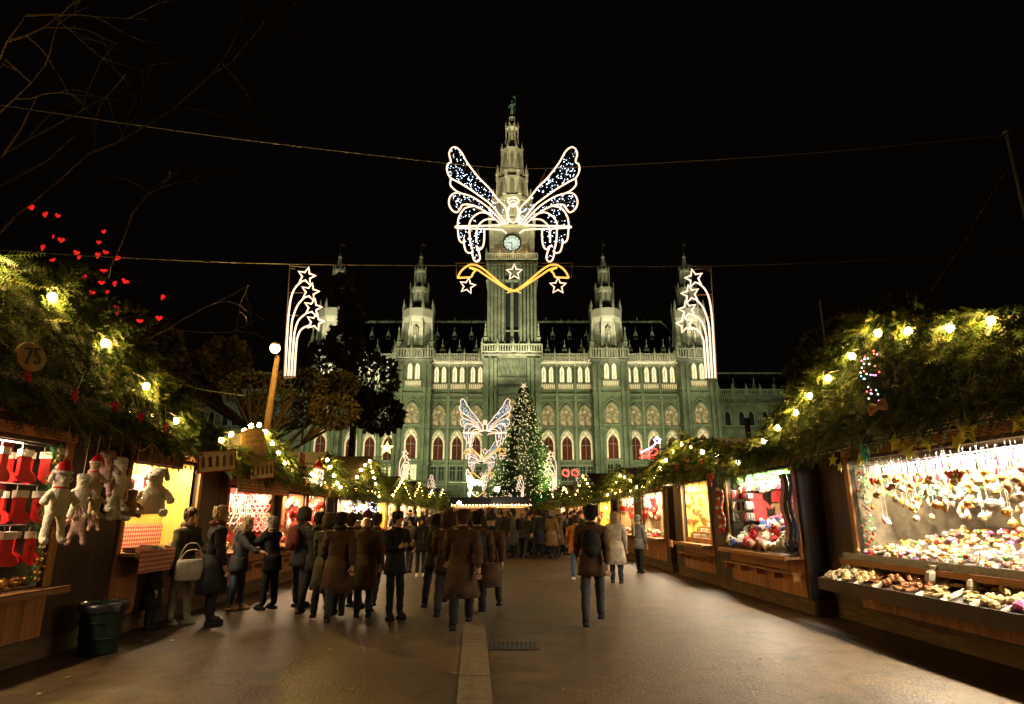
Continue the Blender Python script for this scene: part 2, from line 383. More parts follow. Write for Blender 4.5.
# drain
dr = tag(empty('storm_drain', (.03, 8.5, 0)), 'rectangular slotted metal drain beside the pale slab line', 'drain')
f = MB(); f.box(-.30, .30, -.22, -.19, -.003, .006).box(-.30, .30, .19, .22, -.003, .006).box(-.30, -.27, -.19, .19, -.003, .006).box(.27, .30, -.19, .19, -.003, .006)
M['iron'] = mat('cast_iron', (.10, .09, .08), .5, .3, 20, metal=.5)
f.build('drain_frame', M['iron'], dr)
g = MB()
for i in range(9): g.box(-.25+i*.0585, -.215+i*.0585, -.19, .19, -.003, .004)
g.build('grate', M['iron'], dr)
p = MB(); p.box(-.27, .27, -.19, .19, -.004, -.002); p.build('dark_under_grate', M['black'], dr)  # flat black sheet puts the dark below the grate into colour
# leaves and scraps lying on the asphalt
M['leaf'] = mat('dry_leaf', (.30, .20, .07), .8); M['paper'] = mat('paper_scrap', (.6, .55, .45), .8)
def scrap(px, py, m, lab, name, s=.04):
    c = gp(px, py); mb = MB(); k = 7; off = rnd(0, 6)
    ring = [(cos(off+2*pi*j/k)*s*rnd(.6, 1.1)*1.4, sin(off+2*pi*j/k)*s*rnd(.6, 1.1), .004+rnd(0, .012)) for j in range(k)]
    mb.add([(0, 0, .008)]+ring, [(0, 1+j, 1+(j+1) % k) for j in range(k)])
    return tag(mb.build(name, m, loc=c), lab, 'litter' if name != 'fallen_leaf' else 'leaf', 'scraps and leaves on the asphalt')
scrap(148, 641, M['paper'], 'large white paper scrap lying on the asphalt right of the bin', 'paper_scrap', .05)
scrap(172, 641, M['paper'], 'small white paper scrap behind the larger one, near light trousers', 'paper_scrap', .03)
for px, py in ((164, 655), (225, 622), (244, 640), (68, 678), (305, 662), (407, 640), (455, 674), (563, 690), (40, 695), (640, 668), (905, 650), (120, 660), (350, 690), (280, 630), (255, 655), (330, 650), (700, 700), (760, 660)):
    scrap(px, py, M['leaf'], 'small dry leaf lying on the dark asphalt', 'fallen_leaf', rnd(.018, .032))

# ============================================================ town hall
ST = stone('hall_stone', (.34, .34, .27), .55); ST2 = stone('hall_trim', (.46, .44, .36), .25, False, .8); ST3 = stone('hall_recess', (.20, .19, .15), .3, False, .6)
M['slate'] = mat('slate_roof', (.035, .035, .035), .7, .3, 1.2, .3)
M['lead'] = mat('pale_lead', (.6, .58, .5), .6, .2)
M['win_up'] = emit('lit_window', (1, .76, .42), 1.0, var=.25)
M['win_mid'] = emit('dim_lit_window', (1, .60, .27), .26, base=(.4, .3, .2), var=.9)
M['glow_cream'] = emit('painted_lamplight', (1, .62, .28), .55, var=.3)  # glow put into stone reveals and parapet panels in place of lamplight
M['win_low'] = emit('lit_low_window', (1, .80, .30), .75, var=.2)
M['win_dark'] = mat('dark_glass', (.03, .035, .045), .2, .3, spec=.6)
M['curtain'] = mat('red_inner_window', (.20, .035, .03), .8, .4, 2)  # red-brown inner window of the loggia, recast as a curtain
hall = tag(empty('town_hall', (0, 140, 0)), 'huge floodlit gothic town hall with a tall central clock tower and spired side towers', 'building')
def pointed(cx, w, z0, z1, y, n=6):
    h = w/2; zs = z1-w*.85; R = ((z1-zs)**2+h*h)/(2*h); pts = [(cx-h, y, z0), (cx+h, y, z0)]
    a1 = math.asin((z1-zs)/R)
    for i in range(n+1): a = a1*i/n; pts.append((cx+h-R+R*cos(a), y, zs+R*sin(a)))
    for i in range(n-1, -1, -1): a = a1*i/n; pts.append((cx-h+R-R*cos(a), y, zs+R*sin(a)))
    return pts
def rim(mb, pts, r):                                         # stone rib following an outline
    mb.tube(pts, r, 4, closed=True)
def mkwindow(name, frame, panes, loc):
    f = frame.build(name, ST2, hall, loc=loc)
    for nm, m_, mb in panes: mb.build(nm, m_, f)
    return f
# each kind of window, made at x = 0 on the facade plane
fr = MB(); pn = MB(); bl = MB()
for cx in (-.85, .85):
    rim(fr, pointed(cx, 1.3, 31.1, 35.0, -.15), .17); pn.prism(pointed(cx, 1.05, 31.2, 34.9, -.06), (0, .04, 0)); fr.box(cx-.06, cx+.06, -.14, -.08, 31.2, 34.2)
fr.box(-1.9, 1.9, -.5, -.1, 30.75, 31.0).box(-1.9, 1.9, -.5, -.1, 29.3, 29.55)
for i in range(9): fr.box(-1.85+i*.44, -1.7+i*.44, -.45, -.3, 29.55, 30.75)
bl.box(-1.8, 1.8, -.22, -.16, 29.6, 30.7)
UPW = (fr, [('pane', M['win_up'], pn), ('parapet_panel', M['glow_cream'], bl)])  # parapet panel glows by its material, lamplight painted onto stone
fr = MB(); pn = MB()
rim(fr, pointed(0, 3.4, 20.9, 26.0, -.3, 8), .27); rim(fr, pointed(0, 4.1, 20.9, 26.9, -.15, 8), .16)
pn.prism(pointed(0, 3.0, 21.0, 25.7, -.06, 8), (0, .04, 0))
fr.tube([(.62*cos(a*pi/5), -.2, 24.2+.62*sin(a*pi/5)) for a in range(10)], .11, 4, True)
for cx in (-.78, .78):
    rim(fr, pointed(cx, 1.3, 21.0, 23.6, -.2, 4), .11); fr.tube([(cx+.3*cos(a*pi/3), -.18, 22.5+.3*sin(a*pi/3)) for a in range(6)], .07, 4, True)
fr.box(-.1, .1, -.3, -.1, 21, 23.6)
MIDW = (fr, [('pane', M['win_mid'], pn)])
fr = MB(); pn = MB(); cu = MB()
rim(fr, pointed(0, 3.3, 13.4, 20.5, -.32, 8), .22); rim(fr, pointed(0, 3.9, 13.4, 21.0, -.15, 8), .14)
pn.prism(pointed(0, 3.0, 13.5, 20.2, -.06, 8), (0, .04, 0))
cu.prism(pointed(0, 2.2, 13.5, 18.7, -.16, 8), (0, .06, 0))
for sx in (-1, 1): fr.tube([(sx*1.5, -.2, 17.6), (sx*1.0, -.2, 18.7), (0, -.2, 20.1)], .08, 4); fr.tube([(0, -.2, 18.6), (sx*.5, -.2, 19.2), (sx*.9, -.2, 19.0)], .06, 4)
fr.box(-.06, .06, -.24, -.17, 13.5, 18.6).box(-1.1, 1.1, -.24, -.17, 16.6, 16.72).box(-1.9, 1.9, -.8, -.05, 13.0, 13.4)
for i in range(6): fr.box(-1.5+i*.55, -1.3+i*.55, -.7, -.5, 12.4, 13.0)
LOGW = (fr, [('lit_arch', M['glow_cream'], pn), ('curtain', M['curtain'], cu)])  # arch sheet glows in place of lamp-lit reveals; red sheet is the inner window
def loww(m_):
    fr = MB(); pn = MB()
    for cx in (-.85, .85):
        fr.box(cx-.75, cx-.6, -.3, -.05, 8.9, 12.5).box(cx+.6, cx+.75, -.3, -.05, 8.9, 12.5).box(cx-.75, cx+.75, -.3, -.05, 12.5, 12.7).box(cx-.8, cx+.8, -.4, -.05, 8.6, 8.9).box(cx-.04, cx+.04, -.12, -.07, 8.9, 12.5).box(cx-.6, cx+.6, -.12, -.07, 11.1, 11.2)
        pn.box(cx-.6, cx+.6, -.06, -.03, 8.9, 12.5)
    return (fr, [('pane', m_, pn)])
LOWL = loww(M['win_low']); LOWD = loww(M['win_dark'])
protos = {}
def window(kind, x, y):
    if id(kind[0]) not in protos: protos[id(kind[0])] = mkwindow('window', kind[0], kind[1], (x, y, 0))
    else: dup(protos[id(kind[0])], loc=(x, y, 0))
wall = MB()
wall.box(-46, 46, 0, 20, 0, 36.0)
wall.build('wall', ST, hall)
bays = [s*x for s in (-1, 1) for x in (8.2, 12.4, 16.6, 27.8, 32.0, 36.2)]
trim = MB()
for s in (-1, 1):
    for x0, x1 in ((6.3, 18.2), (26.3, 38)):
        a, b = sorted((s*x0, s*x1))
        trim.box(a, b, -.5, -.002, 27.9, 28.5); trim.box(a, b, -.35, -.002, 26.9, 27.2); trim.box(a, b, -.6, -.002, 35.5, 36.1)
        n = int((b-a)/.45)
        for i in range(n): trim.box(a+i*.45+.1, a+i*.45+.28, -.42, -.003, 27.35, 27.75)
        trim.box(a, b, -.6, -.002, 12.0, 12.4); trim.box(a, b, -.5, -.002, 8.0, 8.25); trim.box(a, b, -.9, -.002, 0, 2)
    for x in (6.4, 10.3, 14.5, 18.4, 25.9, 29.9, 34.1, 38.1):
        trim.box(s*x-.28, s*x+.28, -.8, -.004, 0, 27.0); trim.box(s*x-.2, s*x+.2, -.5, -.005, 27.0, 35.4); trim.lathe([(.5, 0), (.5, .8), (.12, 2.0), (.02, 2.6)], (s*x, -.5, 27), 4, pi/4)
trim.build('cornice', ST2, hall)
for i, x in enumerate(bays):
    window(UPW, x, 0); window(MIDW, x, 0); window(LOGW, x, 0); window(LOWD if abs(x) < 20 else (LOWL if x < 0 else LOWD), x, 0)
def balustrade(mb, x0, x1, y, z0, z1, d=.35, step=.55):
    mb.box(x0, x1, y-d/2, y+d/2, z1-.22, z1).box(x0, x1, y-d/2, y+d/2, z0, z0+.2)
    n = max(1, int((x1-x0)/step)); 
    for i in range(n+1):
        x = x0+(x1-x0)*i/n; mb.box(x-.12, x+.12, y-.12, y+.12, z0+.2, z1-.22)
    for i in range(0, n+1, 6):
        x = x0+(x1-x0)*i/n; mb.box(x-.25, x+.25, y-.25, y+.25, z0, z1+.3).lathe([(.3, 0), (.05, 1.1)], (x, y, z1+.3), 4, pi/4)
bm_ = MB()
for s in (-1, 1):
    for x0, x1 in ((6.5, 18), (26.5, 37.8)):
        a, b = sorted((s*x0, s*x1)); balustrade(bm_, a, b, -.3, 36.1, 38.0); bm_.box(a, b, .1, .3, 36.1, 37.6)
bm_.build('balustrade', ST2, hall)
# steep roof with lit ridge, and dormers
rf = MB(); rf.add([(-44.5, 1, 36.0), (44.5, 1, 36.0), (38.5, 12, 49.4), (-38.5, 12, 49.4), (-44.5, 23, 36), (44.5, 23, 36)], [(0, 1, 2, 3), (3, 2, 5, 4), (0, 3, 4), (1, 5, 2)])
roof = rf.build('roof', M['slate'], hall)
rg = MB(); rg.box(-38.5, 38.5, 11.7, 12.3, 49.3, 49.8)
for i in range(40): rg.box(-38.2+i*1.95, -38.0+i*1.95, 11.9, 12.1, 49.8, 50.2+(.5 if i % 6 == 0 else 0))
for s in (-1, 1): rg.bar((s*38.5, 12, 49.5), (s*44.5, 1, 36.3), .35)
rg.build('ridge', M['lead'], roof)
def dormer(sc):
    d = MB(); d.box(-.5, .5, -.1, 1.6, 0, 1.0); d.add([(-.7, -.2, 1.0), (.7, -.2, 1.0), (0, -.2, 2.6), (-.7, 1.7, 1.0), (.7, 1.7, 1.0), (0, 1.7, 2.6)], [(0, 1, 2), (3, 5, 4), (0, 2, 5, 3), (1, 4, 5, 2), (0, 3, 4, 1)])
    d.bar((0, -.2, 2.5), (0, -.2, 3.6), .1); o = d.build('dormer', M['lead'], hall)
    p = MB(); p.box(-.3, .3, -.14, -.12, .1, .95); p.build('pane', M['win_dark'], o); o.scale = (sc,)*3; return o
d0 = dormer(1.0); first = True
for z, xs, sc in ((38.0, [s*x for s in (-1, 1) for x in (8.5, 12.5, 16.5, 28, 32, 36, 39)], 1.15), (43.5, [s*x for s in (-1, 1) for x in (10, 14.2, 18.4, 26.4, 30.5, 34.6)], .85)):
    for x in xs:
        loc = (x, 1+(z-36)*11/13.4-.4, z)
        if first: d0.location = loc; d0.scale = (sc,)*3; first = False
        else: dup(d0, loc=loc, scale=sc)
# pinnacle prototype
pinm = MB(); pinm.lathe([(.5, 0), (.5, 1.6), (.72, 1.7), (.6, 1.9), (.42, 2.0), (.1, 4.6), (.22, 4.75), (.22, 4.95), (.03, 5.5)], (0, 0, 0), 4, pi/4)
for k in range(4):
    for j in range(3): pinm.ball((.34*(1-j*.28)*cos(pi/4+k*pi/2)*1.1, .34*(1-j*.28)*sin(pi/4+k*pi/2)*1.1, 2.4+j*.75), .12, 4)
# side towers
def sidetower(x0):
    t = MB(); t.box(-4, 4, -4, 4, 0, 36.0)
    for z in (8.1, 12.2, 20.8, 27.9, 29.0, 35.5): t.box(-4.25, 4.25, -4.25, 4.25, z, z+.4)
    for sx in (-1, 1):
        for q in (3.75, 2.6): t.box(sx*q-.3, sx*q+.3, -4.7, -4.003, 0, 34.6)
        for i in range(8): t.box(sx*3.75-.32, sx*3.75+.32, -4.78, -4.69, 2+i*4, 2.3+i*4)
    o = t.build('side_tower', ST, hall, loc=(x0, 0.5, 0))
    g = MB(); balustrade(g, -4.3, 4.3, -4.3, 36.1, 38.4, .4, .6)
    for q in (-1, 1): g.box(q*4.3-.2, q*4.3+.2, -4.1, 4.1, 36.1, 38.4)
    g.build('gallery', ST2, o)
    s = MB(); s.lathe([(4.1, 36), (3.8, 40), (3.35, 44.2), (3.3, 45.2), (3.9, 46.4), (3.95, 48.4), (3.5, 48.6), (3.2, 49), (2.15, 49.4), (2.0, 53), (2.35, 53.3), (2.4, 54.1), (1.5, 54.3), (1.25, 54.6), (1.2, 58.2), (1.5, 58.5), (1.45, 59.0), (.9, 59.4), (.35, 62.3), (.5, 62.5), (.2, 63.2), (.08, 63.6)], n=8, rot=pi/8)
    for k in range(8):
        a = pi/8+k*pi/4; c, d = cos(a), sin(a)
        s.bar((4.3*c, 4.3*d, 36), (3.5*c, 3.5*d, 46), .45); s.bar((2.3*c, 2.3*d, 49.3), (2.15*c, 2.15*d, 53.5), .3); s.bar((1.4*c, 1.4*d, 54.3), (1.35*c, 1.35*d, 58.5), .22)
        s.lathe([(.32, 0), (.32, 1), (.04, 2.9)], (3.7*c, 3.7*d, 48.2), 4); s.lathe([(.22, 0), (.03, 1.7)], (2.3*c, 2.3*d, 54.0), 4); s.lathe([(.16, 0), (.02, 1.3)], (1.4*c, 1.4*d, 59.0), 4)
    sp = s.build('spire', ST2, o)
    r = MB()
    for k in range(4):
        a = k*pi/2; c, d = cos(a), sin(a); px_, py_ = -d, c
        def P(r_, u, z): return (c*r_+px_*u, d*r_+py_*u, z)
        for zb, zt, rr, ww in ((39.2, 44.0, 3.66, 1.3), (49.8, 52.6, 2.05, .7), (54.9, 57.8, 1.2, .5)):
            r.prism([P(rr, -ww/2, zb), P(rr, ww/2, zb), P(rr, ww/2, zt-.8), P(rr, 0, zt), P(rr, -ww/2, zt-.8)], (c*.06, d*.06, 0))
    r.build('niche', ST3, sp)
    st = MB(); st.lathe([(.25, 0), (.4, .8), (.3, 1.6), (.12, 1.9), (.2, 2.1), (.15, 2.4), (.02, 2.5)], (0, -3.95, 40.2), 6); st.build('statue', ST2, sp)
    fl = MB(); fl.tube([(0, 0, 63.5), (0, 0, 67)], .06, 4).add([(0, 0, 66.2), (.9, .1, 66.0), (.9, .1, 65.4), (0, 0, 65.6)], [(0, 1, 2, 3)]); fl.build('vane', M['iron'], sp)
    pp = pinm.build('pinnacle', ST2, o, loc=(3.8, -3.8, 38.2))
    for q in ((-3.8, -3.8), (3.8, 3.8), (-3.8, 3.8)): dup(pp, loc=(q[0], q[1], 38.2))
    return o
st0 = sidetower(-22.2)
for x in (22.2, 42, -42): dup(st0, loc=(x, .5, 0))
for x in (-22.2, 22.2, 42, -42):
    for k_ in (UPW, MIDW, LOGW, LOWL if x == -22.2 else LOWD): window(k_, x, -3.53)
# central tower
t = MB(); t.box(-6.2, 6.2, -6.2, 6.2, 0, 36.2)
for z, e in ((12.2, .35), (20.8, .3), (26.2, .25), (28.0, .5), (30.2, .3), (35.4, .5)): t.box(-6.2-e, 6.2+e, -6.2-e, 6.2+e, z, z+.45)
for sx in (-1, 1):
    for q, w_ in ((5.7, .6), (4.4, .35), (3.6, .3)): t.box(sx*q-w_, sx*q+w_, -7.0, -6.203, 0, 34.9)
for i in range(13):
    x = -3+i*.5; t.box(x-.09, x+.09, -6.55, -6.205, 30.7, 34.6); 
    if i % 2 == 0 and i < 12: t.lathe([(.1, 0), (.2, .5), (.15, 1.1), (.1, 1.35), (.02, 1.6)], (x+.25, -6.5, 31.2), 5)
for i in range(24): t.box(-5.9+i*.5, -5.65+i*.5, -6.6, -6.21, 28.5, 28.9)
ct = t.build('central_tower', ST, hall, loc=(0, -1.5, 0))
g = MB(); balustrade(g, -6.6, 6.6, -6.6, 36.3, 38.2, .4, .55)
for q in (-1, 1): g.box(q*6.6-.2, q*6.6+.2, -6.4, 6.4, 36.3, 38.2)
g.build('gallery', ST2, ct)
t = MB()   # belfry shaft with four corner piers and deep slits between
for sx in (-1, 1):
    for sy in (-1, 1):
        t.box(min(sx*5.6, sx*1.5), max(sx*5.6, sx*1.5), min(sy*5.6, sy*2.2), max(sy*5.6, sy*2.2), 36.2, 59.3)
        for q in (5.2, 4.4, 3.6, 2.8, 2.0): t.box(sx*q-.22, sx*q+.22, sy*5.6-.75 if sy < 0 else 5.603, sy*5.6-.003 if sy < 0 else 5.9, 38, 57.5)
t.box(-1.4, 1.4, -3.0, 3.0, 36.2, 59.3)
for z in (53.4, 57.6, 59.3): t.box(-5.9, 5.9, -5.95, 5.95, z, z+.35)
t.box(-1.48, 1.48, -5.45, -5.0, 53.75, 57.59); t.box(-.35, .35, -5.5, -4.9, 36.2, 53.4)
for z in (41.5,): t.box(-1.48, 1.48, -5.3, -4.9, z, z+.3)
bf = t.build('belfry', ST, ct)
dk = MB(); dk.box(-1.49, -.36, -4.8, -4.7, 38, 53.3).box(.36, 1.49, -4.8, -4.7, 38, 53.3); dk.build('louvre', M['win_dark'], bf)
t = MB(); t.box(-5.3, 5.3, -5.3, 5.3, 59.65, 67.2)
for sx in (-1, 1): t.box(sx*4.7-.5, sx*4.7+.5, -5.75, -5.303, 59.65, 66.8)
t.box(-5.6, 5.6, -5.6, 5.6, 67.2, 67.7)
cs = t.build('clock_stage', ST2, ct)
g = MB(); balustrade(g, -5.9, 5.9, -6.1, 58.5, 60.1, .3, .5); g.build('gallery', ST2, ct)
c = MB(); c.tube([(2.0*cos(a*pi/16), -5.42, 62.9+2.0*sin(a*pi/16)) for a in range(32)], .16, 6, True)
M['clock'] = emit('clock_glass', (.72, 1, .88), .6)
cf = c.build('clock_face', M['iron'], ct)
c = MB(); c.prism([(1.92*cos(a*pi/16), -5.36, 62.9+1.92*sin(a*pi/16)) for a in range(32)], (0, .05, 0)); c.build('dial', M['clock'], cf)
c = MB()
for k in range(12):
    a = k*pi/6; c.bar((1.45*sin(a), -5.39, 62.9+1.45*cos(a)), (1.9*sin(a), -5.39, 62.9+1.9*cos(a)), .16, .03, up=(0, 1, 0))
c.tube([(1.3*cos(a*pi/10), -5.39, 62.9+1.3*sin(a*pi/10)) for a in range(20)], .035, 4, True)
c.build('numeral_marks', M['iron'], cf)
for nm, a, l in (('hour_hand', radians(272), 1.0), ('minute_hand', radians(182), 1.5)):
    c = MB(); c.bar((0, -5.45, 62.9), (l*sin(a), -5.45, 62.9+l*cos(a)), .16, .04, up=(0, 1, 0)); c.build(nm, M['black'], cf)
s = MB()
s.lathe([(6.4, 67.6), (6.2, 70), (4.9, 74.3), (5.2, 74.6), (5.1, 75.4), (4.6, 75.5), (4.2, 80.5), (3.6, 81.2), (3.2, 81.8), (2.95, 86.5), (3.1, 88.3), (2.3, 88.8), (1.55, 89.2)], n=8, rot=pi/8)
s.lathe([(1.3, 89.2), (1.2, 93.6), (2.0, 94.1), (1.9, 94.6), (1.0, 95.0), (.75, 97.0), (.95, 97.3), (.45, 97.9), (.35, 98.7)], n=8, rot=pi/8)
for k in range(8):
    a = pi/8+k*pi/4; c_, d_ = cos(a), sin(a)
    for r0, r1, z0, z1, w_ in ((6.0, 5.0, 68, 75, .5), (4.8, 4.2, 75.3, 81.5, .4), (3.5, 3.0, 81.5, 88.5, .32), (2.0, 1.75, 89, 94.2, .28)):
        s.bar((r0*c_, r0*d_, z0), (r1*c_, r1*d_, z1), w_)
    for r_, z_, h_ in ((5.6, 73.6, 4.2), (4.4, 79.8, 4.4), (3.1, 87.0, 3.0), (1.9, 94, 2.0)):
        s.lathe([(h_*.1, 0), (h_*.1, h_*.35), (h_*.14, h_*.38), (.03, h_)], (r_*c_, r_*d_, z_), 4)
sp = s.build('spire', ST2, ct, loc=(0, 0, -5.9)); sp.scale = (.88, .88, 1.09)
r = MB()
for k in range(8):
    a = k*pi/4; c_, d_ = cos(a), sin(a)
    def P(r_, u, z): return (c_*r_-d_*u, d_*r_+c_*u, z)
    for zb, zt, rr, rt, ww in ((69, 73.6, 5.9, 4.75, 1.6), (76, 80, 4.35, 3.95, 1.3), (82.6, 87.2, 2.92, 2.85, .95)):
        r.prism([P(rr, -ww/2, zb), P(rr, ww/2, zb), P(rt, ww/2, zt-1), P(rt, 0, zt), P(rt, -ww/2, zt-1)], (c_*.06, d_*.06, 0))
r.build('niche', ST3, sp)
s = MB(); s.lathe([(.35, 98.6), (.5, 99.0), (.42, 100.2), (.55, 100.9), (.2, 101.4), (.28, 101.6), (.25, 101.95), (.05, 102.1)], n=8)
s.bar((-.5, 0, 101.0), (-1.0, 0, 100.0), .2).bar((.4, 0, 101), (.9, 0, 101.3), .2).tube([(.9, 0, 98.7), (.9, 0, 103.6)], .05, 4).add([(.9, 0, 103.4), (.3, 0, 103.2), (.3, 0, 102.8), (.9, 0, 102.9)], [(0, 1, 2, 3)])
M['verdigris'] = mat('verdigris', (.12, .22, .18), .6, .3, 3)
s.build('statue', M['verdigris'], sp)
pp = pinm.build('pinnacle', ST2, ct, loc=(5.9, -5.9, 38)); 
for q in ((-5.9, -5.9, 38), (5.2, -5.2, 67.5), (-5.2, -5.2, 67.5), (5.2, 5.2, 67.5), (-5.2, 5.2, 67.5)): dup(pp, loc=q)
for x in (-3.3, 3.3): window(MIDW, 0, -7.72) if x < 0 else None
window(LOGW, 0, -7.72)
# side wings, lower and further back
for s_ in (-1, 1):
    w_ = MB(); a, b = sorted((s_*46.2, s_*86)); w_.box(a, b, 6, 20, 0, 29.3)
    for z in (18, 21.0, 27.2, 28.8): w_.box(a, b, 5.6, 5.998, z, z+.4)
    for i in range(60): w_.box(a+i*.66, a+i*.66+.3, 5.7, 5.997, 27.7, 28.3)
    wg = w_.build('wing', ST, hall)
    bl = MB(); balustrade(bl, a, b, 5.8, 29.3, 30.8); bl.build('balustrade', ST2, wg)
    r_ = MB(); r_.add([(a, 7, 29.3), (b, 7, 29.3), (b, 13, 36.2), (a, 13, 36.2), (a, 19, 29.3), (b, 19, 29.3)], [(0, 1, 2, 3), (3, 2, 5, 4), (0, 3, 4), (1, 5, 2)]); r_.build('roof', M['slate'], wg)
    r_ = MB(); r_.box(a, b, 12.8, 13.2, 36.1, 36.5); r_.build('ridge', M['lead'], wg)
    for i in range(8):
        dup(d0, loc=(s_*(49+i*5.0), 8.2, 29.8)) 
wf = MB(); wp = MB()
for cx in (-1.15, 1.15):
    rim(wf, pointed(cx, 1.5, 22.0, 25.6, -.1, 4), .14); wp.prism(pointed(cx, 1.3, 22.1, 25.5, -.05, 4), (0, .04, 0))
WW = (wf, [('pane', M['win_dark'], wp)])
for s_ in (-1, 1):
    for i in range(6): window(WW, s_*(50+i*5.6), 5.96)
# ============================================================ hanging light figures over the lane
M['frame'] = mat('light_frame', (.35, .25, .17), .5, .1)
AX = 513.2
def mir(pts): return [(2*AX-x, y) for x, y in pts]
def zz(lst, ox, oy, sc): return [(ox+x/sc, oy+y/sc) for x, y in lst]
OY = 16.0; OZ = 8.0
def loc2(pts, dy=0): return [at(x, y, OY)-Vector((0, OY, OZ))+Vector((0, dy, 0)) for x, y in pts]
angel = tag(empty('angel_light', (0, OY, OZ)), 'largest nearest angel of white light tubes, hanging before the clock tower', 'light figure', 'light angels hanging along the lane')
WA = [(300, 365), (290, 300), (255, 262), (215, 210), (170, 165), (120, 100), (95, 55), (72, 33), (52, 35), (40, 60), (48, 95), (35, 105), (30, 130), (45, 165), (80, 185), (130, 215), (180, 250), (225, 285), (262, 330), (290, 365)]
WB = [(48, 170), (45, 195), (60, 215), (85, 232), (130, 245), (175, 270), (215, 300), (250, 335), (278, 368)]
WC = [(90, 232), (60, 235), (42, 255), (40, 285), (55, 310), (75, 318), (90, 300), (100, 285), (135, 285), (175, 300), (215, 325), (245, 350), (265, 368)]
WD = [(150, 290), (110, 300), (85, 335), (78, 370), (80, 410), (85, 440), (100, 452), (107, 435), (105, 455), (115, 490), (135, 497), (145, 485), (142, 500), (150, 528), (165, 535), (176, 520), (170, 490), (160, 465), (175, 482), (190, 465), (195, 430), (195, 395)]
WE = [(230, 330), (185, 318), (150, 335), (130, 365), (130, 400), (132, 440), (140, 480)]
WF = [(240, 350), (200, 350), (170, 375), (160, 410), (160, 450)]
RT = .024
for flip in (False, True):
    mb = MB(); lm = MB()
    for k, pl in enumerate((WA, WB, WC, WD, WE, WF)):
        p2 = zz(pl, 440, 140, 4.4); p2 = mir(p2) if flip else p2
        mb.tube(spline(loc2(p2), 3), RT, 6)
    # star-like little lamps scattered between the wing ribs
    polys = [WA, [(60, 240), (130, 245), (215, 300), (265, 360), (215, 325), (135, 285), (90, 300), (70, 312), (45, 290)], WD]
    for poly, n in zip(polys, (140, 46, 76)):
        c = 0; tries = 0
        while c < n and tries < 4000:
            tries += 1
            x = rnd(25, 305); y = rnd(30, 540); ins = False; j = len(poly)-1
            for i in range(len(poly)):
                xi, yi = poly[i]; xj, yj = poly[j]
                if (yi > y) != (yj > y) and x < (xj-xi)*(y-yi)/(yj-yi)+xi: ins = not ins
                j = i
            if ins:
                c += 1; q = zz([(x, y)], 440, 140, 4.4); q = mir(q) if flip else q
                lm.ball(loc2(q)[0], rnd(.008, .019), 4)
    wgo = mb.build('wing', M['rope_light'], angel, True)
    tag(lm.build('led_lights', M['led'], wgo), kind='stuff')
    nt_ = MB()
    for pl, d in ((WA, 0), (WC, 0)):
        P_ = loc2(mir(zz(pl, 440, 140, 4.4)) if flip else zz(pl, 440, 140, 4.4), .03)
        for i in range(0, len(P_)//2): nt_.tube([P_[i], P_[-1-i]], .005, 3)
    nt_.build('wing_frame', M['frame'], wgo)
def ell(cx, cy, rx, ry, n=16): return [(cx+rx*cos(2*pi*i/n), cy+ry*sin(2*pi*i/n)) for i in range(n)]
mb = MB(); mb.tube(loc2(zz(ell(322, 268, 23, 17), 440, 140, 4.4)), RT, 6, True); mb.build('halo', M['rope_light'], angel, True)
mb = MB(); mb.tube(loc2(zz(ell(322, 322, 24, 42), 440, 140, 4.4)), RT*1.2, 6, True); mb.tube(loc2(zz(ell(322, 280, 15, 14), 440, 140, 4.4)), RT*.8, 6, True); mb.build('body', M['rope_light'], angel, True)
for flip in (False, True):
    mb = MB()
    for pl in ([(68, 380), (245, 376), (300, 366)], [(68, 385), (130, 389), (230, 392), (275, 396), (293, 410)], [(68, 380), (68, 385)]):
        q = zz(pl, 440, 140, 4.4); mb.tube(loc2(mir(q) if flip else q), RT*1.1, 6)
    mb.build('arm', M['rope_light'], angel, True)
mb = MB(); mb.tube(loc2(mir(zz([(175, 128), (215, 210)], 440, 140, 4.4))), .012, 4); mb.tube(loc2(zz([(163, 128), (175, 160)], 440, 140, 4.4)), .012, 4)
q = zz([(78, 540), (78, 590)], 440, 140, 4.4)
mb.tube(loc2(zz([(110, 90), (905, 90)], 440, 250, 6.83)), .014, 4); mb.tube(loc2(zz([(110, 90), (115, 195)], 440, 250, 6.83)), .012, 4); mb.tube(loc2(zz([(905, 90), (898, 190)], 440, 250, 6.83)), .012, 4)
mb.build('hanger', M['frame'], angel)
def star_pts(cx, cy, R, rot=-pi/2, inner=.45): return [(cx+(R if i % 2 == 0 else R*inner)*cos(rot+i*pi/5), cy+(R if i % 2 == 0 else R*inner)*sin(rot+i*pi/5)) for i in range(10)]
for flip in (False, True):
    mb = MB()
    for pl in ([(120, 190), (140, 150), (170, 120), (210, 100), (260, 108), (310, 140), (370, 190), (430, 240), (480, 272), (517, 282)], [(200, 120), (250, 132), (300, 165), (370, 212), (430, 252), (480, 280)], [(120, 190), (165, 188), (212, 184), (225, 160), (245, 138)], [(200, 120), (215, 125), (245, 138)]):
        q = zz(pl, 440, 250, 6.83); mb.tube(spline(loc2(mir(q) if flip else q), 3), RT*1.15, 6)
    mb.build('garland_curve', M['rope_yellow'], angel, True)
mb = MB()
for sx in (-1, 1):
    for k in range(3): mb.tube(loc2(zz([(505+sx*20, 282), (505+sx*(20+14*k), 262-8*k+k*k*12)], 440, 250, 6.83)), RT*.7, 5)
mb.build('bow', M['rope_yellow'], angel, True)
for cx, cy, r, a in ((188, 245, 56, -pi/2+.2), (806, 245, 58, -pi/2), (507, 152, 56, -pi/2)):
    mb = MB(); mb.tube(loc2(zz(star_pts(cx, cy, r, a), 440, 250, 6.83)), RT*.95, 6, True); mb.build('star', M['rope_light'], angel, True)
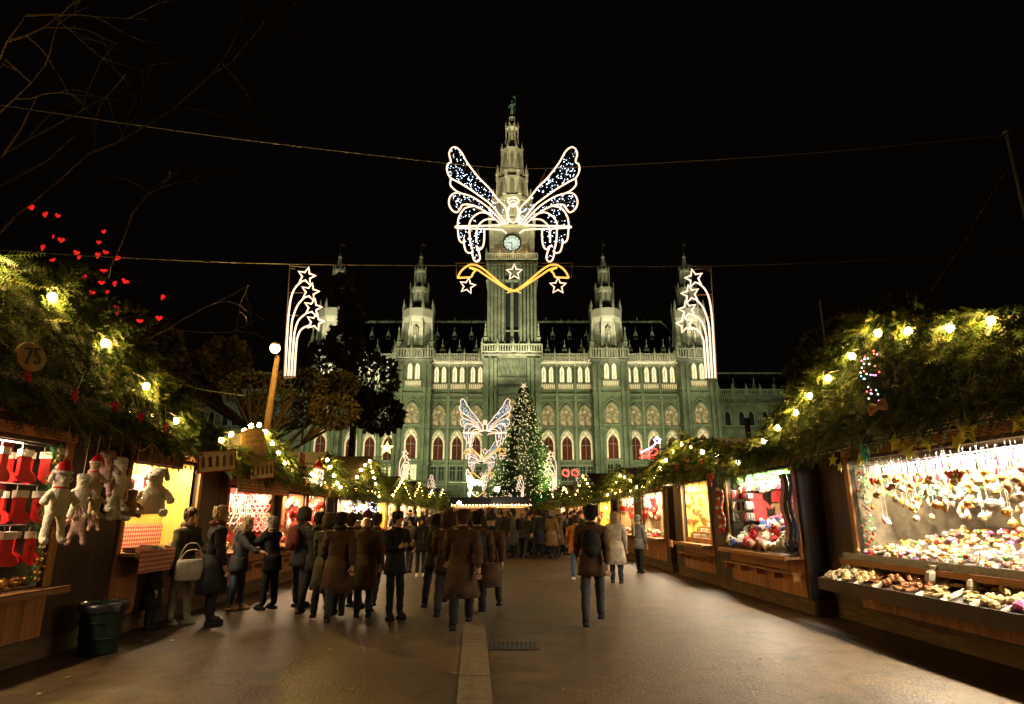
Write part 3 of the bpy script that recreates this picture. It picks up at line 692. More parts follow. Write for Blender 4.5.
for loc, lab in (((-2.05, 46, OZ-1.95), 'second light angel, wings before the lit arches left of the big fir'),
                 ((-3.75, 76, OZ-1.7), 'third light angel, directly below the second one, bluish wings'),
                 ((-5.85, 106, OZ-3.0), 'farthest and lowest light angel, tiny, just above the end of the lane')):
    dup(angel, loc=loc, label=lab)
# comets with four stars on curved tails
def comet(flip):
    r_ = empty('comet_light', (0, OY, OZ))
    def cv(pl, dy=0):
        q = zz(pl, 275, 255, 5.415); q = [(1000.5-x, y+2) for x, y in q] if flip else q
        return loc2(q, dy)
    for pl in ([(150, 140), (115, 170), (90, 220), (76, 300), (68, 400), (55, 655)], [(165, 225), (125, 268), (100, 330), (88, 400), (72, 655)], [(180, 308), (130, 350), (108, 410), (100, 480), (88, 655)], [(195, 378), (145, 400), (122, 445), (115, 500), (105, 655)]):
        mb = MB(); mb.tube(spline(cv(pl), 4), RT*1.05, 6); mb.build('tail', M['rope_light'], r_, True)
    for cx, cy in ((170, 115), (190, 200), (205, 285), (218, 362)):
        mb = MB(); mb.tube(cv(star_pts(cx, cy, 50, -pi/2+.25)), RT*1.15, 6, True); mb.build('star', M['rope_light'], r_, True)
    mb = MB()
    for pl in ([(76, 50), (42, 668)], [(76, 55), (165, 62)], [(42, 668), (108, 660)], [(66, 200), (150, 202)], [(58, 322), (120, 325)], [(52, 447), (115, 448)], [(82, 70), (105, 70)]): mb.tube(cv(pl, .05), .017, 4)
    mb.build('hanging_frame', M['frame'], r_); return r_
cl = tag(comet(False), 'large comet of four white stars hanging left, beside the lit street lamp', 'light figure', 'light comets hanging in pairs')
cr = tag(comet(True), 'large comet of four white stars hanging right, before the outer spire', 'light figure', 'light comets hanging in pairs')
cr.location = (0, OY, OZ)
c0 = at(303, 320, OY).x; c1 = at(697.5, 320, OY).x
for Y_, cx, dz, wl_, wr_ in ((46, -2.5, -2.0, 'left comet of the second pair, before the lit lower hall windows', 'right comet of the second pair, just right of the big fir'),
                       (76, -4.35, -1.9, 'left comet of the third pair, low over the far huts', 'right comet of the third pair, in front of the big fir'),
                       (106, -5.6, -3.2, 'left comet of the farthest pair, tiny, above the lane end', 'right comet of the farthest pair, tiny, left of the big fir')):
    dup(cl, loc=(cx-5.35-c0, Y_, OZ+dz), label=wl_); dup(cr, loc=(cx+5.35-c1, Y_, OZ+dz), label=wr_)

# ============================================================ cables, mast, street lamp
def wire(pts, r, lab, name='overhead_cable', m='cable'):
    o = MB(); o.tube(spline(pts, 5), r, 5); o = o.build(name, M[m]); return tag(o, lab, 'cable', 'cables strung over the lane')
M['wirem'] = mat('wire', (.33, .30, .26), .5, .1)
M['cable'] = M['wirem']
wire([at(-60, 96, OY), at(0, 105, OY), at(222, 137, OY), at(445, 163, OY), at(512, 168, OY), at(580, 167, OY), at(800, 154, OY), at(1007, 135, OY)], .013, 'upper cable sagging across the whole sky and carrying the large angel')
wire([at(-80, 240, OY), at(0, 250, OY), at(150, 259, OY), at(288, 264, OY), at(512, 266, OY), at(712, 266, OY), at(880, 260, OY), at(1024, 252, OY), at(1120, 247, OY)], .012, 'lower cable level with the pair of large comets')
wire([at(165, 372, 15), at(195, 388, 15.2), at(245, 396, 15.5)], .012, 'short pale cable sagging over the second hut roof on the left')
wire([at(1030, 140, 15.8), at(1000, 180, 15.9), at(965, 240, 16), at(930, 292, 16.1)], .007, 'thin slanting stay wire at the right edge below the mast')
for Y_, x0, x1, z in ((46, -16, 12, 7.9), (46, -16, 12, 10.6), (76, -18, 10, 8.2), (106, -20, 8, 6.9)):
    wire([(x0, Y_, z+.3), (-2, Y_, z-.15), (x1, Y_, z+.3)], .014, 'thin far cable carrying the smaller light figures')
mast = tag(empty('cable_mast', (at(1007, 133, OY).x, OY, 0)), 'plain pale pole leaning at the right edge that ends the upper cable', 'pole')
zt = at(1007, 133, OY).z
mb = MB(); mb.tube([(0, 0, 0), (0, 0, zt)], [.10, .055], 8); mb.build('shaft', M['steel'], mast, True)
mb = MB(); mb.lathe([(.09, 0), (.09, .05), (.02, .12)], (0, 0, zt), 8).tube([(-.15, 0, zt-.05), (.1, 0, zt-.05)], .02, 5); mb.build('cap', M['steel'], mast)
mast2 = dup(mast, loc=(-16.6, OY, 0), label='plain pole outside the left edge that ends the cables')
bm2 = tag(empty('cable_mast', (at(820, 303, 34).x, 34, 0)), 'thin dark distant pole rising behind the right fir-covered roof', 'pole')
mb = MB(); z2 = at(820, 303, 34).z; mb.tube([(0, 0, 0), (0, 0, z2)], [.12, .05], 6); mb.build('shaft', M['steel'], bm2)
mb = MB(); mb.lathe([(.07, 0), (.02, .2)], (0, 0, z2), 6); mb.build('cap', M['steel'], bm2)
# street lamp with lit head on a wooden-looking mast
lp = at(277, 352, 19.5)
sl = tag(empty('street_lamp', (at(268, 420, 19.5).x, 19.5, 0)), 'lit sodium street lamp on a thick amber mast behind the left huts', 'street lamp')
mb = MB(); hx = lp.x-sl.location.x
mb.tube([(-.15, 0, 0), (-.03, 0, 4.0), (hx*.9, .1, lp.z-.1)], [.15, .12, .085], 8)
M['mast_wood'] = mat('mast_wood', (.14, .085, .035), .8, .3, 6, .4, stretch=(4, 4, 1)); mb.build('mast', M['mast_wood'], sl, True)
mb = MB(); mb.tube([(hx*.9, .05, lp.z-.2), (hx-.05, -.2, lp.z+.12), (hx, -.35, lp.z+.1)], .035, 6); mb.build('arm', M['mast_wood'], sl, True)
mb = MB(); mb.ball((hx+.1, -.45, lp.z), .15, 12); M['sodium'] = emit('sodium_globe', (1, .62, .2), 60); mb.build('lamp', M['sodium'], sl, True)
mb = MB(); mb.lathe([(.16, .05), (.12, .12), (.03, .16)], (hx+.1, -.45, lp.z+.05), 10); mb.build('lamp_shade', M['iron'], sl)

# ============================================================ greenery
def sprig(mb, b, d, L, nn=7, w=.011, nl=.07, mats=(0, 1, 2)):
    d = d.normalized(); u = Vector((0, 0, 1)) if abs(d.z) < .9 else Vector((0, 1, 0))
    s = d.cross(u).normalized(); n = s.cross(d); ang = rnd(0, pi); s2 = s*cos(ang)+n*sin(ang)
    mb.m = mats[RS.choice((0, 0, 1, 2)) % len(mats)]
    e = b+d*L; q = s2*w*.4
    vs = [b-q, b+q, e]; fs = [(0, 1, 2)]
    for i in range(nn):
        p = b+d*(L*(i+.6)/nn); l = nl*(1-.45*i/nn)*rnd(.8, 1.2)
        for sg in (-1, 1):
            t = p+(d*.62+s2*sg*.8+n*rnd(-.35, .35)).normalized()*l
            k = len(vs); vs += [p-d*w*.5, p+d*w*.5, t]; fs.append((k, k+1, k+2))
    mb.add(vs, fs); mb.m = 0
FIR = [M['fir'], M['fir2'], M['fir3']]
def conifer(name, loc, h, r, n, lab, lights=0, m=FIR, bare=.06, L=.9):
    o = tag(empty(name, loc), lab, 'tree')
    mb = MB(); mb.tube([(0, 0, 0), (0, 0, h*.95)], [h*.012, .03], 8); mb.build('trunk', M['bark'], o)
    mb = MB(); lm = MB()
    for i in range(n):
        f = 1-sqrt(rnd(0, 1)); f = rnd(0, 1)**1.7; z = h*(bare+(1-bare)*f); a = rnd(0, 2*pi)
        R = r*(1-f)**.85*(.82+.18*sin(z*5.2+a*2))+.15; rr = R*rnd(.45, 1)
        p = Vector((cos(a)*rr, sin(a)*rr, z)); d = Vector((cos(a), sin(a), rnd(-.35, .15)))
        sprig(mb, p, d, L*rnd(.6, 1.2)*(.5+.5*(1-f)), 5, .09, L*.42)
    for i in range(lights):
        f = rnd(0, 1)**1.6; a = rnd(pi, 2*pi) if i % 5 else rnd(0, 2*pi); R = r*(1-f)**.85+.3
        lm.ball((cos(a)*R*rnd(.7, 1.12), sin(a)*R*rnd(.7, 1.12), h*(bare+(1-bare)*f)), rnd(.028, .048), 4)
    mb.build('crown', m, o)
    if lights:
        M['treelight'] = emit('tree_light', (1, .80, .36), 5.5); tag(lm.build('string_lights', M['treelight'], o), kind='stuff')
    return o
xt = at(523, 440, 112)
ct_ = conifer('christmas_tree', (xt.x+.2, 112, 0), 24.2, 7.0, 7500, 'tall fir tree covered with tiny warm lights in front of the clock tower', 1300, m=[mat('tree_green', (.08, .15, .04), .6, .4, 2), mat('tree_green_light', (.14, .20, .06), .6, .4, 2), FIR[0]], L=1.2)
mb = MB(); mb.prism([(x, 0, z) for x, z in star_pts(0, 24.6, .7)], (0, .15, 0)); mb.build('tree_topper', M['win_up'], ct_)
def crown(mb, blobs, n, L, mats=3):
    for i in range(n):
        c, r = RS.choice(blobs); 
        v = Vector((RS.gauss(0, 1), RS.gauss(0, 1), RS.gauss(0, 1))).normalized()*rnd(.3, 1)**.4
        p = Vector(c)+Vector((v.x*r[0], v.y*r[1], v.z*r[2]))
        d = (v+Vector((rnd(-.6, .6), rnd(-.6, .6), rnd(-.5, .5)))).normalized(); s = d.cross(Vector((rnd(-1, 1), rnd(-1, 1), rnd(-1, 1)))).normalized()
        l = L*rnd(.6, 1.3); w_ = l*.4; mb.m = RS.randrange(mats)
        mb.add([p, p+d*l*.5+s*w_, p+d*l, p+d*l*.5-s*w_], [(0, 1, 2, 3)])
    mb.m = 0
M['leafa'] = mat('dark_leaf', (.045, .05, .02), .6, .4); M['leafb'] = mat('olive_leaf', (.14, .12, .04), .6, .4); M['leafc'] = mat('golden_leaf', (.15, .115, .03), .6, .3)
LEAF = [M['leafa'], M['leafb'], M['leafc']]
def tree(loc, th, blobs, n, L, lab, tr=.3):
    o = tag(empty('leafy_tree', loc), lab, 'tree')
    mb = MB(); mb.tube([(0, 0, 0), (.1, 0, th*.5), (0, 0, th)], [tr, tr*.75, tr*.5], 8)
    for c, r in blobs:
        c = Vector(c); a = Vector((0, 0, th*.75)); m_ = (a+c)/2+Vector((rnd(-.4, .4), rnd(-.4, .4), -.2)); mb.tube(spline([a, m_, c], 4), [tr*.4]*4+[tr*.25]*4+[.04], 6)
        for k in range(7):
            v = Vector((rnd(-1, 1)*r[0], rnd(-1, 1)*r[1], rnd(-.8, 1)*r[2])); mb.tube(spline([m_, (m_+c+v)/2, c+v*.9], 3), [.06, .05, .05, .04, .03, .02, .01], 4)
    mb.build('trunk', M['bark'], o, True)
    mb = MB(); crown(mb, [(c, r) for c, r in blobs], n, L); mb.build('crown', LEAF, o); return o
def rel(pts, base): return [((at(px, py, Y_)-Vector(base)), r) for px, py, Y_, r in pts]
def tree_at(bx, Y_, th, bl, n, L, lab, tr=.3):
    base = (bx, Y_, 0); bl2 = [(at(px, py, Y_+dy)-Vector(base), (r/FPX*Y_, r/FPX*Y_*.8, r2/FPX*Y_)) for px, py, dy, r, r2 in bl]
    return tree((bx, Y_, 0), th, bl2, n, L, lab, tr)
tree_at(-9.8, 24.5, 4.6, [(300, 385, 0, 28, 18), (250, 388, 1, 30, 18), (335, 412, 0, 26, 17), (285, 415, 1, 32, 14), (340, 385, 2, 22, 15)], 6500, .13, 'loose leafy tree lit amber by the street lamp behind the left huts', .2)
tree_at(-15.5, 60, 16, [(372, 380, 0, 26, 26), (345, 345, 1, 18, 22), (380, 415, 0, 22, 18), (340, 290, 0, 12, 14), (345, 405, 0, 34, 22), (352, 318, 0, 11, 14), (325, 370, 0, 24, 30)], 5200, .62, 'black tree silhouette covering the left end of the town hall', .45)
tree_at(-14, 33, 8, [(190, 375, 0, 40, 25), (150, 350, 0, 35, 30), (225, 360, 0, 24, 22), (110, 330, 0, 40, 30)], 2600, .35, 'dark leafy tree behind the nearest left hut, hung with red hearts', .35)
tree_at(16, 42, 8, [(830, 350, 0, 30, 22), (862, 335, 0, 36, 26), (905, 320, 0, 36, 26), (812, 372, 0, 24, 16)], 3400, .4, 'dark leafy tree behind the right fir-covered roof', .35)
# bare tree at the upper left
bt = tag(empty('bare_tree', (-11.6, 10.5, 0)), 'bare tree with thin curving twigs lit amber in the upper left corner', 'tree')
tb = MB(); bb = MB()
tb.tube([(0, 0, 0), (.1, 0, 3), (.3, 0, 6), (.5, 0, 8)], [.28, .24, .19, .13], 8); tb.build('trunk', M['bark'], bt, True)
def twig(mb, p, d, L, r, lev):
    pts = [p]; n = 5
    for i in range(n):
        d = (d+Vector((rnd(-.25, .25), rnd(-.25, .25), rnd(-.16, .22)-(.10 if lev < 2 else 0)))).normalized(); p = p+d*L/n; pts.append(p)
        if lev and rnd(0, 1) < .5: twig(mb, p, (d+Vector((rnd(-.9, .9), rnd(-.7, .7), rnd(-.7, .7)))).normalized(), L*.62, r*.55, lev-1)
    mb.tube(pts, [r*(1-.8*i/n) for i in range(n+1)], 4)
for z, dx, dz, L in ((3.4, 1, .35, 4.2), (4.6, .9, .3, 4.4), (5.5, 1, .25, 4.6), (6.4, 1, .3, 4.4), (7.2, 1, .25, 4.2), (8, .8, .7, 3.6), (6, .6, .1, 3.6)):
    twig(bb, Vector((z*.06, 0, z)), Vector((dx, rnd(-.4, .5), dz)).normalized(), L, .045, 3)
bb.build('crown', M['bark'], bt)
# red hearts
hm = MB(); hp = [(0, -.16), (.10, -.05), (.17, .05), (.16, .13), (.09, .17), (0, .11), (-.09, .17), (-.16, .13), (-.17, .05), (-.10, -.05)]
hm.prism([(x, -.03, z) for x, z in hp], (0, .06, 0))
h0 = tag(hm.build('heart_lantern', M['heart']), 'small red glowing heart hanging in the dark tree on the left', 'lantern', 'red hearts in the dark tree'); k = 0
for zx, zy in ((88, 50), (127, 70), (162, 73), (150, 132), (172, 142), (120, 163), (148, 198), (222, 190), (215, 178), (292, 118), (278, 148), (297, 176), (275, 185), (330, 192), (292, 228), (286, 262), (323, 265), (352, 258), (302, 287), (327, 332), (330, 345), (394, 370), (448, 362), (458, 303), (258, 290), (238, 246)):
    p = at(zx/2.818, 190+zy/2.818, 24+rnd(-1.5, 1.5)); o = h0 if k == 0 else dup(h0); o.location = p; o.rotation_euler = (0, rnd(-.4, .4), rnd(-.9, .9)); o.scale = (rnd(.5, .85), .8, rnd(.45, .8)); k += 1
# ============================================================ market huts
class Hut: pass
def hut(s, Yc, Xf, k, y0, y1, gy0, gy1, ap, az, cz, bays, lab, depth=2.6, front='hut_wood', lights=(40,), col=WARM, ledge=False, lod=1.0, ld=.2, fir=True, side=True, eave=.55, cdark=False):
    h = Hut(); h.s = s; h.Yc = Yc; h.Xf = Xf; h.k = k; h.bays = bays; h.eave = eave
    h.root = root = tag(empty('market_hut', (s*Xf, Yc, 0)), lab, 'market hut', 'market huts lining the lane')
    tf = lambda d, u, z: (s*d+k*u, u, z)
    h.tf = tf
    h.W = lambda Y, d, z: Vector((s*(Xf+d)+k*(Y-Yc), Y, z))
    def B(name, mb, m, **kw): return mb.build(name, m, root, tf=tf, **kw)
    a, b = y0-Yc, y1-Yc
    mb = MB(); mb.box(.03, depth, a, b, 0, .24); B('plinth', mb, M['base_wood'])
    mb = MB(); cur = a
    for (ba, bb, z0, z1) in bays:
        ba -= Yc; bb -= Yc
        if ba-cur > .05: mb.box(0, .06, cur, ba, .24, cz)
        mb.box(.0, .05, ba+.002, bb-.002, .24, z0-.06); cur = bb
        if z1 < cz: mb.box(0, .06, ba+.002, bb-.002, z1, cz)
    if b-cur > .05: mb.box(0, .06, cur, b, .24, cz)
    B('front_wall', mb, M['dark_wood'])
    mb = MB()
    for (ba, bb, z0, z1) in bays: mb.box(-.012, -.002, ba-Yc-.1, bb-Yc+.1, .26, z0-.06)
    B('counter_front', mb, M[front])
    mb = MB(); mb.box(.062, depth, a, a+.05, .24, cz); B('side_wall', mb, M['dark_wood']); mb = MB(); mb.box(.062, depth, b-.05, b, .24, cz); B('side_wall', mb, M['dark_wood'])
    mb = MB(); mb.box(depth-.05, depth, a+.051, b-.051, .24, cz); B('back_wall', mb, M['backboard'])
    zc = max(z for *_, z in bays)+.06
    mb = MB(); mb.box(.07, depth-.06, a+.06, b-.06, zc+.15, zc+.19); B('ceiling', mb, M['cream'])
    if len(bays) > 1:
        mb = MB(); m_ = (bays[0][1]+bays[1][0])/2-Yc; mb.box(.07, depth-.06, m_-.03, m_+.03, .25, zc+.14); B('partition', mb, M['backboard'])
    for (ba, bb, z0, z1) in bays:
        u0, u1 = ba-Yc, bb-Yc
        for q in (u0, u1):
            mb = MB(); sg = 1 if q == u0 else -1; q0, q1 = sorted((q+sg*.002, q-sg*.10)); mb.box(-.035, -.002, q0, q1, z0-.05, z1+.05); B('post', mb, M['post'])
        mb = MB(); mb.box(-.04, -.003, u0-.12, u1+.12, z1+.055, z1+.17); B('lintel', mb, M['orange_wood'])
        mb = MB(); mb.box(-.28, .75, u0-.05, u1+.05, z0-.055, z0-.015).box(-.31, -.281, u0-.05, u1+.05, z0-.075, z0+.0); B('counter', mb, M['hut_wood_h'])
        if ledge:
            mb = MB(); zl = .30+(z0-.30)*.52; mb.box(-.22, -.003, u0-.05, u1+.05, zl, zl+.035)
            for i in range(5): mb.box(-.17, -.004, u0+(u1-u0)*i/4-.02*(1 if i else 0), u0+(u1-u0)*i/4+.03, zl-.12, zl-.002)
            B('ledge', mb, M['hut_wood_h'])
        mb = MB(); u_ = (u0+u1)/2; L_ = (u1-u0)*.38
        mb.box(.32, .40, u_-L_, u_+L_, z1+.10, z1+.14); B('ceiling_lamp', mb, M['lampwhite'])
    for (ba, bb, z0, z1), p in zip(bays, lights):
        if p <= 0: continue
        d = bpy.data.lights.new('stall_light', 'AREA'); d.shape = 'RECTANGLE'; d.size = .12; d.size_y = (bb-ba)*.8; d.energy = p; d.color = col
        o = bpy.data.objects.new('stall_light', d); COL.objects.link(o); o.parent = root; o.location = tf(ld, (ba+bb)/2-Yc, z1)
        d.shape = 'RECTANGLE'; d.size = (bb-ba)*.8; d.size_y = .12; o.rotation_euler = (0, s*radians(-7), 0)
        o.rotation_euler = (Matrix.Rotation(-s*radians(6), 3, 'Y') @ Matrix.Rotation(pi/2, 3, 'Z')).to_euler()
    # gabled roof, ridge running away from the lane
    g0, g1, gm = gy0-Yc, gy1-Yc, ap-Yc; e = eave
    for x0, z0_, x1, z1_ in ((g0, cz+.12, gm, az), (gm, az, g1, cz+.12)):
        mb = MB(); mb.prism([(-e, x0, z0_), (-e, x1, z1_), (-e, x1, z1_+.07), (-e, x0, z0_+.07)], (depth+e+.25, 0, 0)); B('roof', mb, M['roof'])
    mb = MB(); mb.prism([(-e+.12, g0+.12, cz+.10), (-e+.12, g1-.12, cz+.10), (-e+.12, gm, az-.03)], (.04, 0, 0)); B('gable_board', mb, M['firboard'] if fir else M['dark_wood'])
    mb = MB(); mb.box(-e+.02, 0, g0+.1, g1-.1, cz+.002, cz+.06); B('soffit', mb, M['dark_wood'])
    mb = MB(); mb.box(-e+.0, -e+.05, g0+.1, g1-.1, cz-.07, cz+.10); B('eave_beam', mb, M['hut_wood_h'])
    if fir:
        mb = MB(); area = (gy1-gy0)*((az-cz)*.5+.3); n = int(area*430/lod**2)
        tk = MB()
        for i in range(n):
            u = rnd(g0-.05, g1+.05); zr = az-(az-cz-.12)*abs(u-gm)/((g1-gm) if u > gm else (gm-g0))
            z = rnd(cz+.02, zr+.16); top = zr+.16-z
            if rnd(0, 1) < .35: z = zr+rnd(-.22, .15)
            if rnd(0, 1) < .22: z = cz+rnd(-.05, .18)
            d = Vector((-rnd(.15, .9), rnd(-1, 1)*.6, rnd(-1.5, .15)))
            sprig(mb, Vector((-e+rnd(-.14, .08), u, z)), d, (.33 if lod < 1.4 else .24)*lod*rnd(.6, 1.3), 10 if lod < 1.4 else 5, .017*lod, .07*lod)
        sg = h.garland = mb.build('fir_garland', FIR, loc=root.location, tf=tf)
        tag(sg, 'fir branches covering the gable of the '+lab[:0]+h_name(lab), 'garland', 'fir garlands on the hut gables')
    return h
def h_name(lab): return lab.split(' with ')[0].replace('wooden ', '')
def bulbs(h, pts, mat_, r, lab, e=None, sag=.06):
    e = (h.eave+.13) if e is None else e
    root = tag(empty('string_of_lights', h.W(pts[0][0], -e, pts[0][1])), lab, 'string lights', 'bulb strings on the hut gables')
    P_ = [h.W(y, -e, z)-root.location for y, z in pts]
    c = []
    for i in range(len(P_)-1): c += [P_[i]+Vector((0, 0, r*1.6)), (P_[i]+P_[i+1])/2+Vector((0, 0, -sag+.03))]
    c.append(P_[-1]+Vector((0, 0, r*1.6)))
    mb = MB(); mb.tube(spline(c, 3), .008, 4); mb.build('cord', M['black'], root)
    b0 = MB(); b0.ball((0, 0, 0), r, 10, (1, 1, 1.12)); o = b0.build('light_bulb', mat_, root, True, loc=P_[0])
    s0 = MB(); s0.lathe([(r*.55, r*.8), (r*.55, r*1.7), (r*.3, r*1.8)], n=6); so = s0.build('socket', M['black'], o)
    for p in P_[1:]: dup(o, loc=p)
    return root
KR, KL = -.04, -.02
XR = lambda Y: 5.0-.04*(Y-9.5)
XL = lambda Y: 5.45+.02*(Y-10)
# ---- right row
RA = hut(1, 7.6, XR(7.6)+.33, KR, 4.0, 10.8, 3.9, 12.0, 8.2, 4.22, 2.68, [(4.6, 9.9, .96, 2.42)], 'nearest hut on the right with glowing bauble display', lights=(980,), col=(1, .86, .62), front='hut_wood', eave=.5)
RB = hut(1, 14.4, XR(14.4), KR, 10.9, 18.3, 11.3, 19.2, 15.3, 3.36, 2.6, [(11.1, 14.15, .92, 2.42), (15.35, 17.45, .92, 2.42)], 'second hut on the right with a counter full of woolly hats', lights=(330, 150), col=(1, .84, .60), ledge=True, lod=1.25)
RC = hut(1, 22.9, XR(22.9), KR, 18.9, 26.4, 19.3, 27.0, 23.0, 3.2, 2.45, [(19.4, 22.0, .92, 2.3), (23.2, 25.8, .92, 2.3)], 'third hut on the right with red and white hanging goods', lights=(170, 130), lod=1.8)
far = []
def farhut(s, y0, y1, az, lab, col=WARM, p=110, lod=2.4, bays=None):
    Yc = (y0+y1)/2; X_ = XR(Yc) if s > 0 else XL(Yc); m = (y0+y1)/2
    h = hut(s, Yc, X_, KR if s > 0 else KL, y0, y1, y0, y1+.3, m, az, 2.4, bays or [(y0+.4, m-.2, .9, 2.2), (m+.2, y1-.4, .9, 2.2)], lab, lights=(p, p), col=col, lod=lod)
    n = 5; pts = [(y0+.3+(m-y0-.3)*i/n, 2.5+(az-2.5)*i/n-.08) for i in range(n+1)]+[(m+(y1-.1-m)*i/n, az-(az-2.5)*i/n-.08) for i in range(1, n+1)]
    bulbs(h, pts, M['bulbfar'], .055, 'bulb string along the gable of the '+h_name(lab)); 
    eave_lights(h, y0, y1); far.append(h); return h
def eave_lights(h, y0, y1):
    bulbs(h, [(y0+.3+(y1-y0-.6)*i/8, 2.42+.05*sin(i*2.4)) for i in range(9)], M['bulbfar'], .04, 'bulb string along the eave of the '+h_name(h.root['label']), e=h.eave+.06)
RD = farhut(1, 27.2, 34.2, 3.5, 'fourth hut on the right with white lit figures in its gable')
RE = farhut(1, 34.8, 42.2, 3.3, 'fifth hut on the right with small bulbs', p=90)
RF = farhut(1, 43, 50.5, 3.5, 'sixth hut on the right with a low gable', p=120, lod=3)
RG = farhut(1, 51.5, 60, 3.5, 'last hut on the right with dim goods near the crowd', p=150, lod=3.6)
# ---- left row
LA = hut(-1, 6.9, XL(6.9), KL, 2.6, 11.9, 2.5, 10.4, 6.35, 4.15, 2.66, [(3.2, 7.55, .82, 2.40), (8.95, 11.0, 1.10, 2.42)], 'nearest hut on the left with red stockings and plush toys', lights=(170, 75), col=(1, .74, .40), eave=.45)
LB = hut(-1, 13.4, XL(13.4), KL, 11.95, 14.95, 10.9, 14.7, 12.45, 3.12, 2.45, [(12.3, 14.6, .92, 2.12)], 'second hut on the left with a checked valance and big hanging board', lights=(80,), col=(1, .72, .40), ledge=True, lod=1.15, eave=.5)
LC = hut(-1, 17.2, XL(17.2), KL, 15.1, 19.5, 15.2, 19.4, 17.1, 3.2, 2.32, [(15.35, 17.2, .9, 2.12), (17.45, 19.2, .9, 2.12)], 'third hut on the left with an orange lettered valance', lights=(75, 75), col=(1, .70, .42), ledge=True, lod=1.5)
LD = hut(-1, 23, XL(23), KL, 20.2, 26.1, 20.0, 26.0, 23.0, 3.62, 2.3, [(20.6, 22.9, .9, 2.1), (23.3, 25.7, .9, 2.1)], 'fourth hut on the left with a steep bulb-lined gable', lights=(100, 100), lod=1.8)
LE = farhut(-1, 27, 32.6, 3.3, 'fifth hut on the left with small yellow bulbs', (1, .75, .45), 120)
LF = farhut(-1, 33.4, 39, 3.4, 'sixth hut on the left with bright white lamp', (1, .85, .6), 140)
LG = farhut(-1, 40, 46, 3.3, 'seventh hut on the left with dim goods behind the crowd', p=120, lod=3)
LH = farhut(-1, 47, 55, 3.6, 'last hut on the left with low roof at the far end', p=150, lod=3.6)
# bulb strings of the near huts follow the photo
def proj(h, lst, e=None):
    e = (h.eave+.13) if e is None else e; out = []
    for px, py in lst:
        t = (352-py)/FPX; dx, dy, dz = (px-512)/FPX, cos(PITCH)-t*sin(PITCH), sin(PITCH)+t*cos(PITCH)
        # point on the front plane of this hut
        s_ = (h.s*(h.Xf-e)-h.k*h.Yc)/(dx-h.k*dy); out.append((dy*s_, CAMZ+dz*s_))
    return out
bulbs(RA, proj(RA, [(1060, 335), (991, 321), (950, 328), (908, 331), (878, 333), (852, 356), (828, 378), (810, 396), (796, 412), (778, 428), (764, 441)]), M['bulb'], .044, 'row of round warm bulbs over the bauble hut on the right')
bulbs(RB, proj(RB, [(738, 462), (717, 456), (703, 452), (691, 446), (682, 444), (673, 451), (666, 460), (660, 468), (654, 476), (649, 482)]), M['bulb'], .044, 'row of round warm bulbs over the hat hut on the right')
bulbs(RC, proj(RC, [(637, 487), (631, 481), (625, 477), (620, 475), (616, 482), (612, 489), (608, 495)]), M['bulb'], .04, 'row of warm bulbs over the third hut on the right')
bulbs(LA, proj(LA, [(-10, 262), (52, 297), (105, 343), (146, 386), (176, 421)]), M['bulb'], .044, 'row of round warm bulbs over the nearest left gable beside the sign 75')
bulbs(LB, proj(LB, [(221, 440), (231, 434), (244, 431), (251, 426), (259, 425), (265, 432), (272, 443), (278, 453), (285, 463), (290, 468)]), M['bulb'], .042, 'cluster of bulbs around the big hanging board on the left')
bulbs(LC, proj(LC, [(312, 474), (318, 467), (327, 460), (330, 467), (334, 476), (337, 483), (340, 487)]), M['bulb'], .042, 'row of warm bulbs over the lettered orange valance on the left')
bulbs(LD, proj(LD, [(357, 477), (361, 470), (365, 465), (369.5, 461), (371, 467), (372.5, 472), (374, 478), (375.5, 484), (377, 490), (379, 496)]), M['bulb'], .04, 'triangle of warm bulbs on the steep left gable before the hall')
eave_lights(LC, 15.2, 19.3); eave_lights(LD, 20.2, 26.0); eave_lights(RC, 19, 26.3)
# pale strips and cords along the eaves
for h, y0, y1, nm in ((RA, 4.2, 11.2, 'right'),):
    mb = MB()
    for i, (dz, e) in enumerate(((.10, .53), (.055, .535), (.02, .56), (-.02, .50))):
        mb.tube([h.tf(-e, y-h.Yc, h_z+dz+.012*sin(y*2.1+i)) for y, h_z in [(y0+(y1-y0)*j/14, 2.55) for j in range(15)]], .010, 4)
    mb.build('eave_cord', M['cream_f'], h.root)
# tinsel line with red stars along the lower edge of the left gable
M['redglow'] = M['gloss_red']
tn = MB(); TP = proj(LA, [(-30, 360), (0, 371), (28, 378), (60, 385), (78, 396), (120, 408), (150, 416), (168, 428)], .86)
base = LA.W(TP[0][0], -.86, TP[0][1]); pp = spline([LA.W(y, -.86, z)-base for y, z in TP], 8)
for p in pp:
    for k in range(22):
        v = Vector((rnd(-1, 1), rnd(-1, 1), rnd(-1, 1))).normalized()*rnd(.04, .085); q = p+Vector((rnd(-.02, .02), rnd(-.06, .06), rnd(-.02, .02))); s_ = v.cross(Vector((0, 0, 1))).normalized()*.004
        tn.add([q-s_, q+s_, q+v], [(0, 1, 2)])
tag(tn.build('tinsel_garland', M['tinsel'], loc=base), 'silvery tinsel garland running under the sign 75 with red stars on it', 'garland')
def star3d(name, c, R, m, rot, lab, grp, t=.35, cat='star'):
    mb = MB(); pts = [((R if i % 2 == 0 else R*.42)*cos(pi/2+i*pi/5), (R if i % 2 == 0 else R*.42)*sin(pi/2+i*pi/5)) for i in range(10)]
    vs = [(x, 0, z) for x, z in pts]+[(0, -R*t, 0), (0, R*t, 0)]
    mb.add(vs, [(i, (i+1) % 10, 10) for i in range(10)]+[((i+1) % 10, i, 11) for i in range(10)])
    mb.m = 1; mb.tube([(0, 0, R*.98), (0, 0, R*1.0+.22)], .004, 3)
    o = mb.build(name, [m, M['rope']], loc=c); o.rotation_euler = rot; return tag(o, lab, cat, grp)
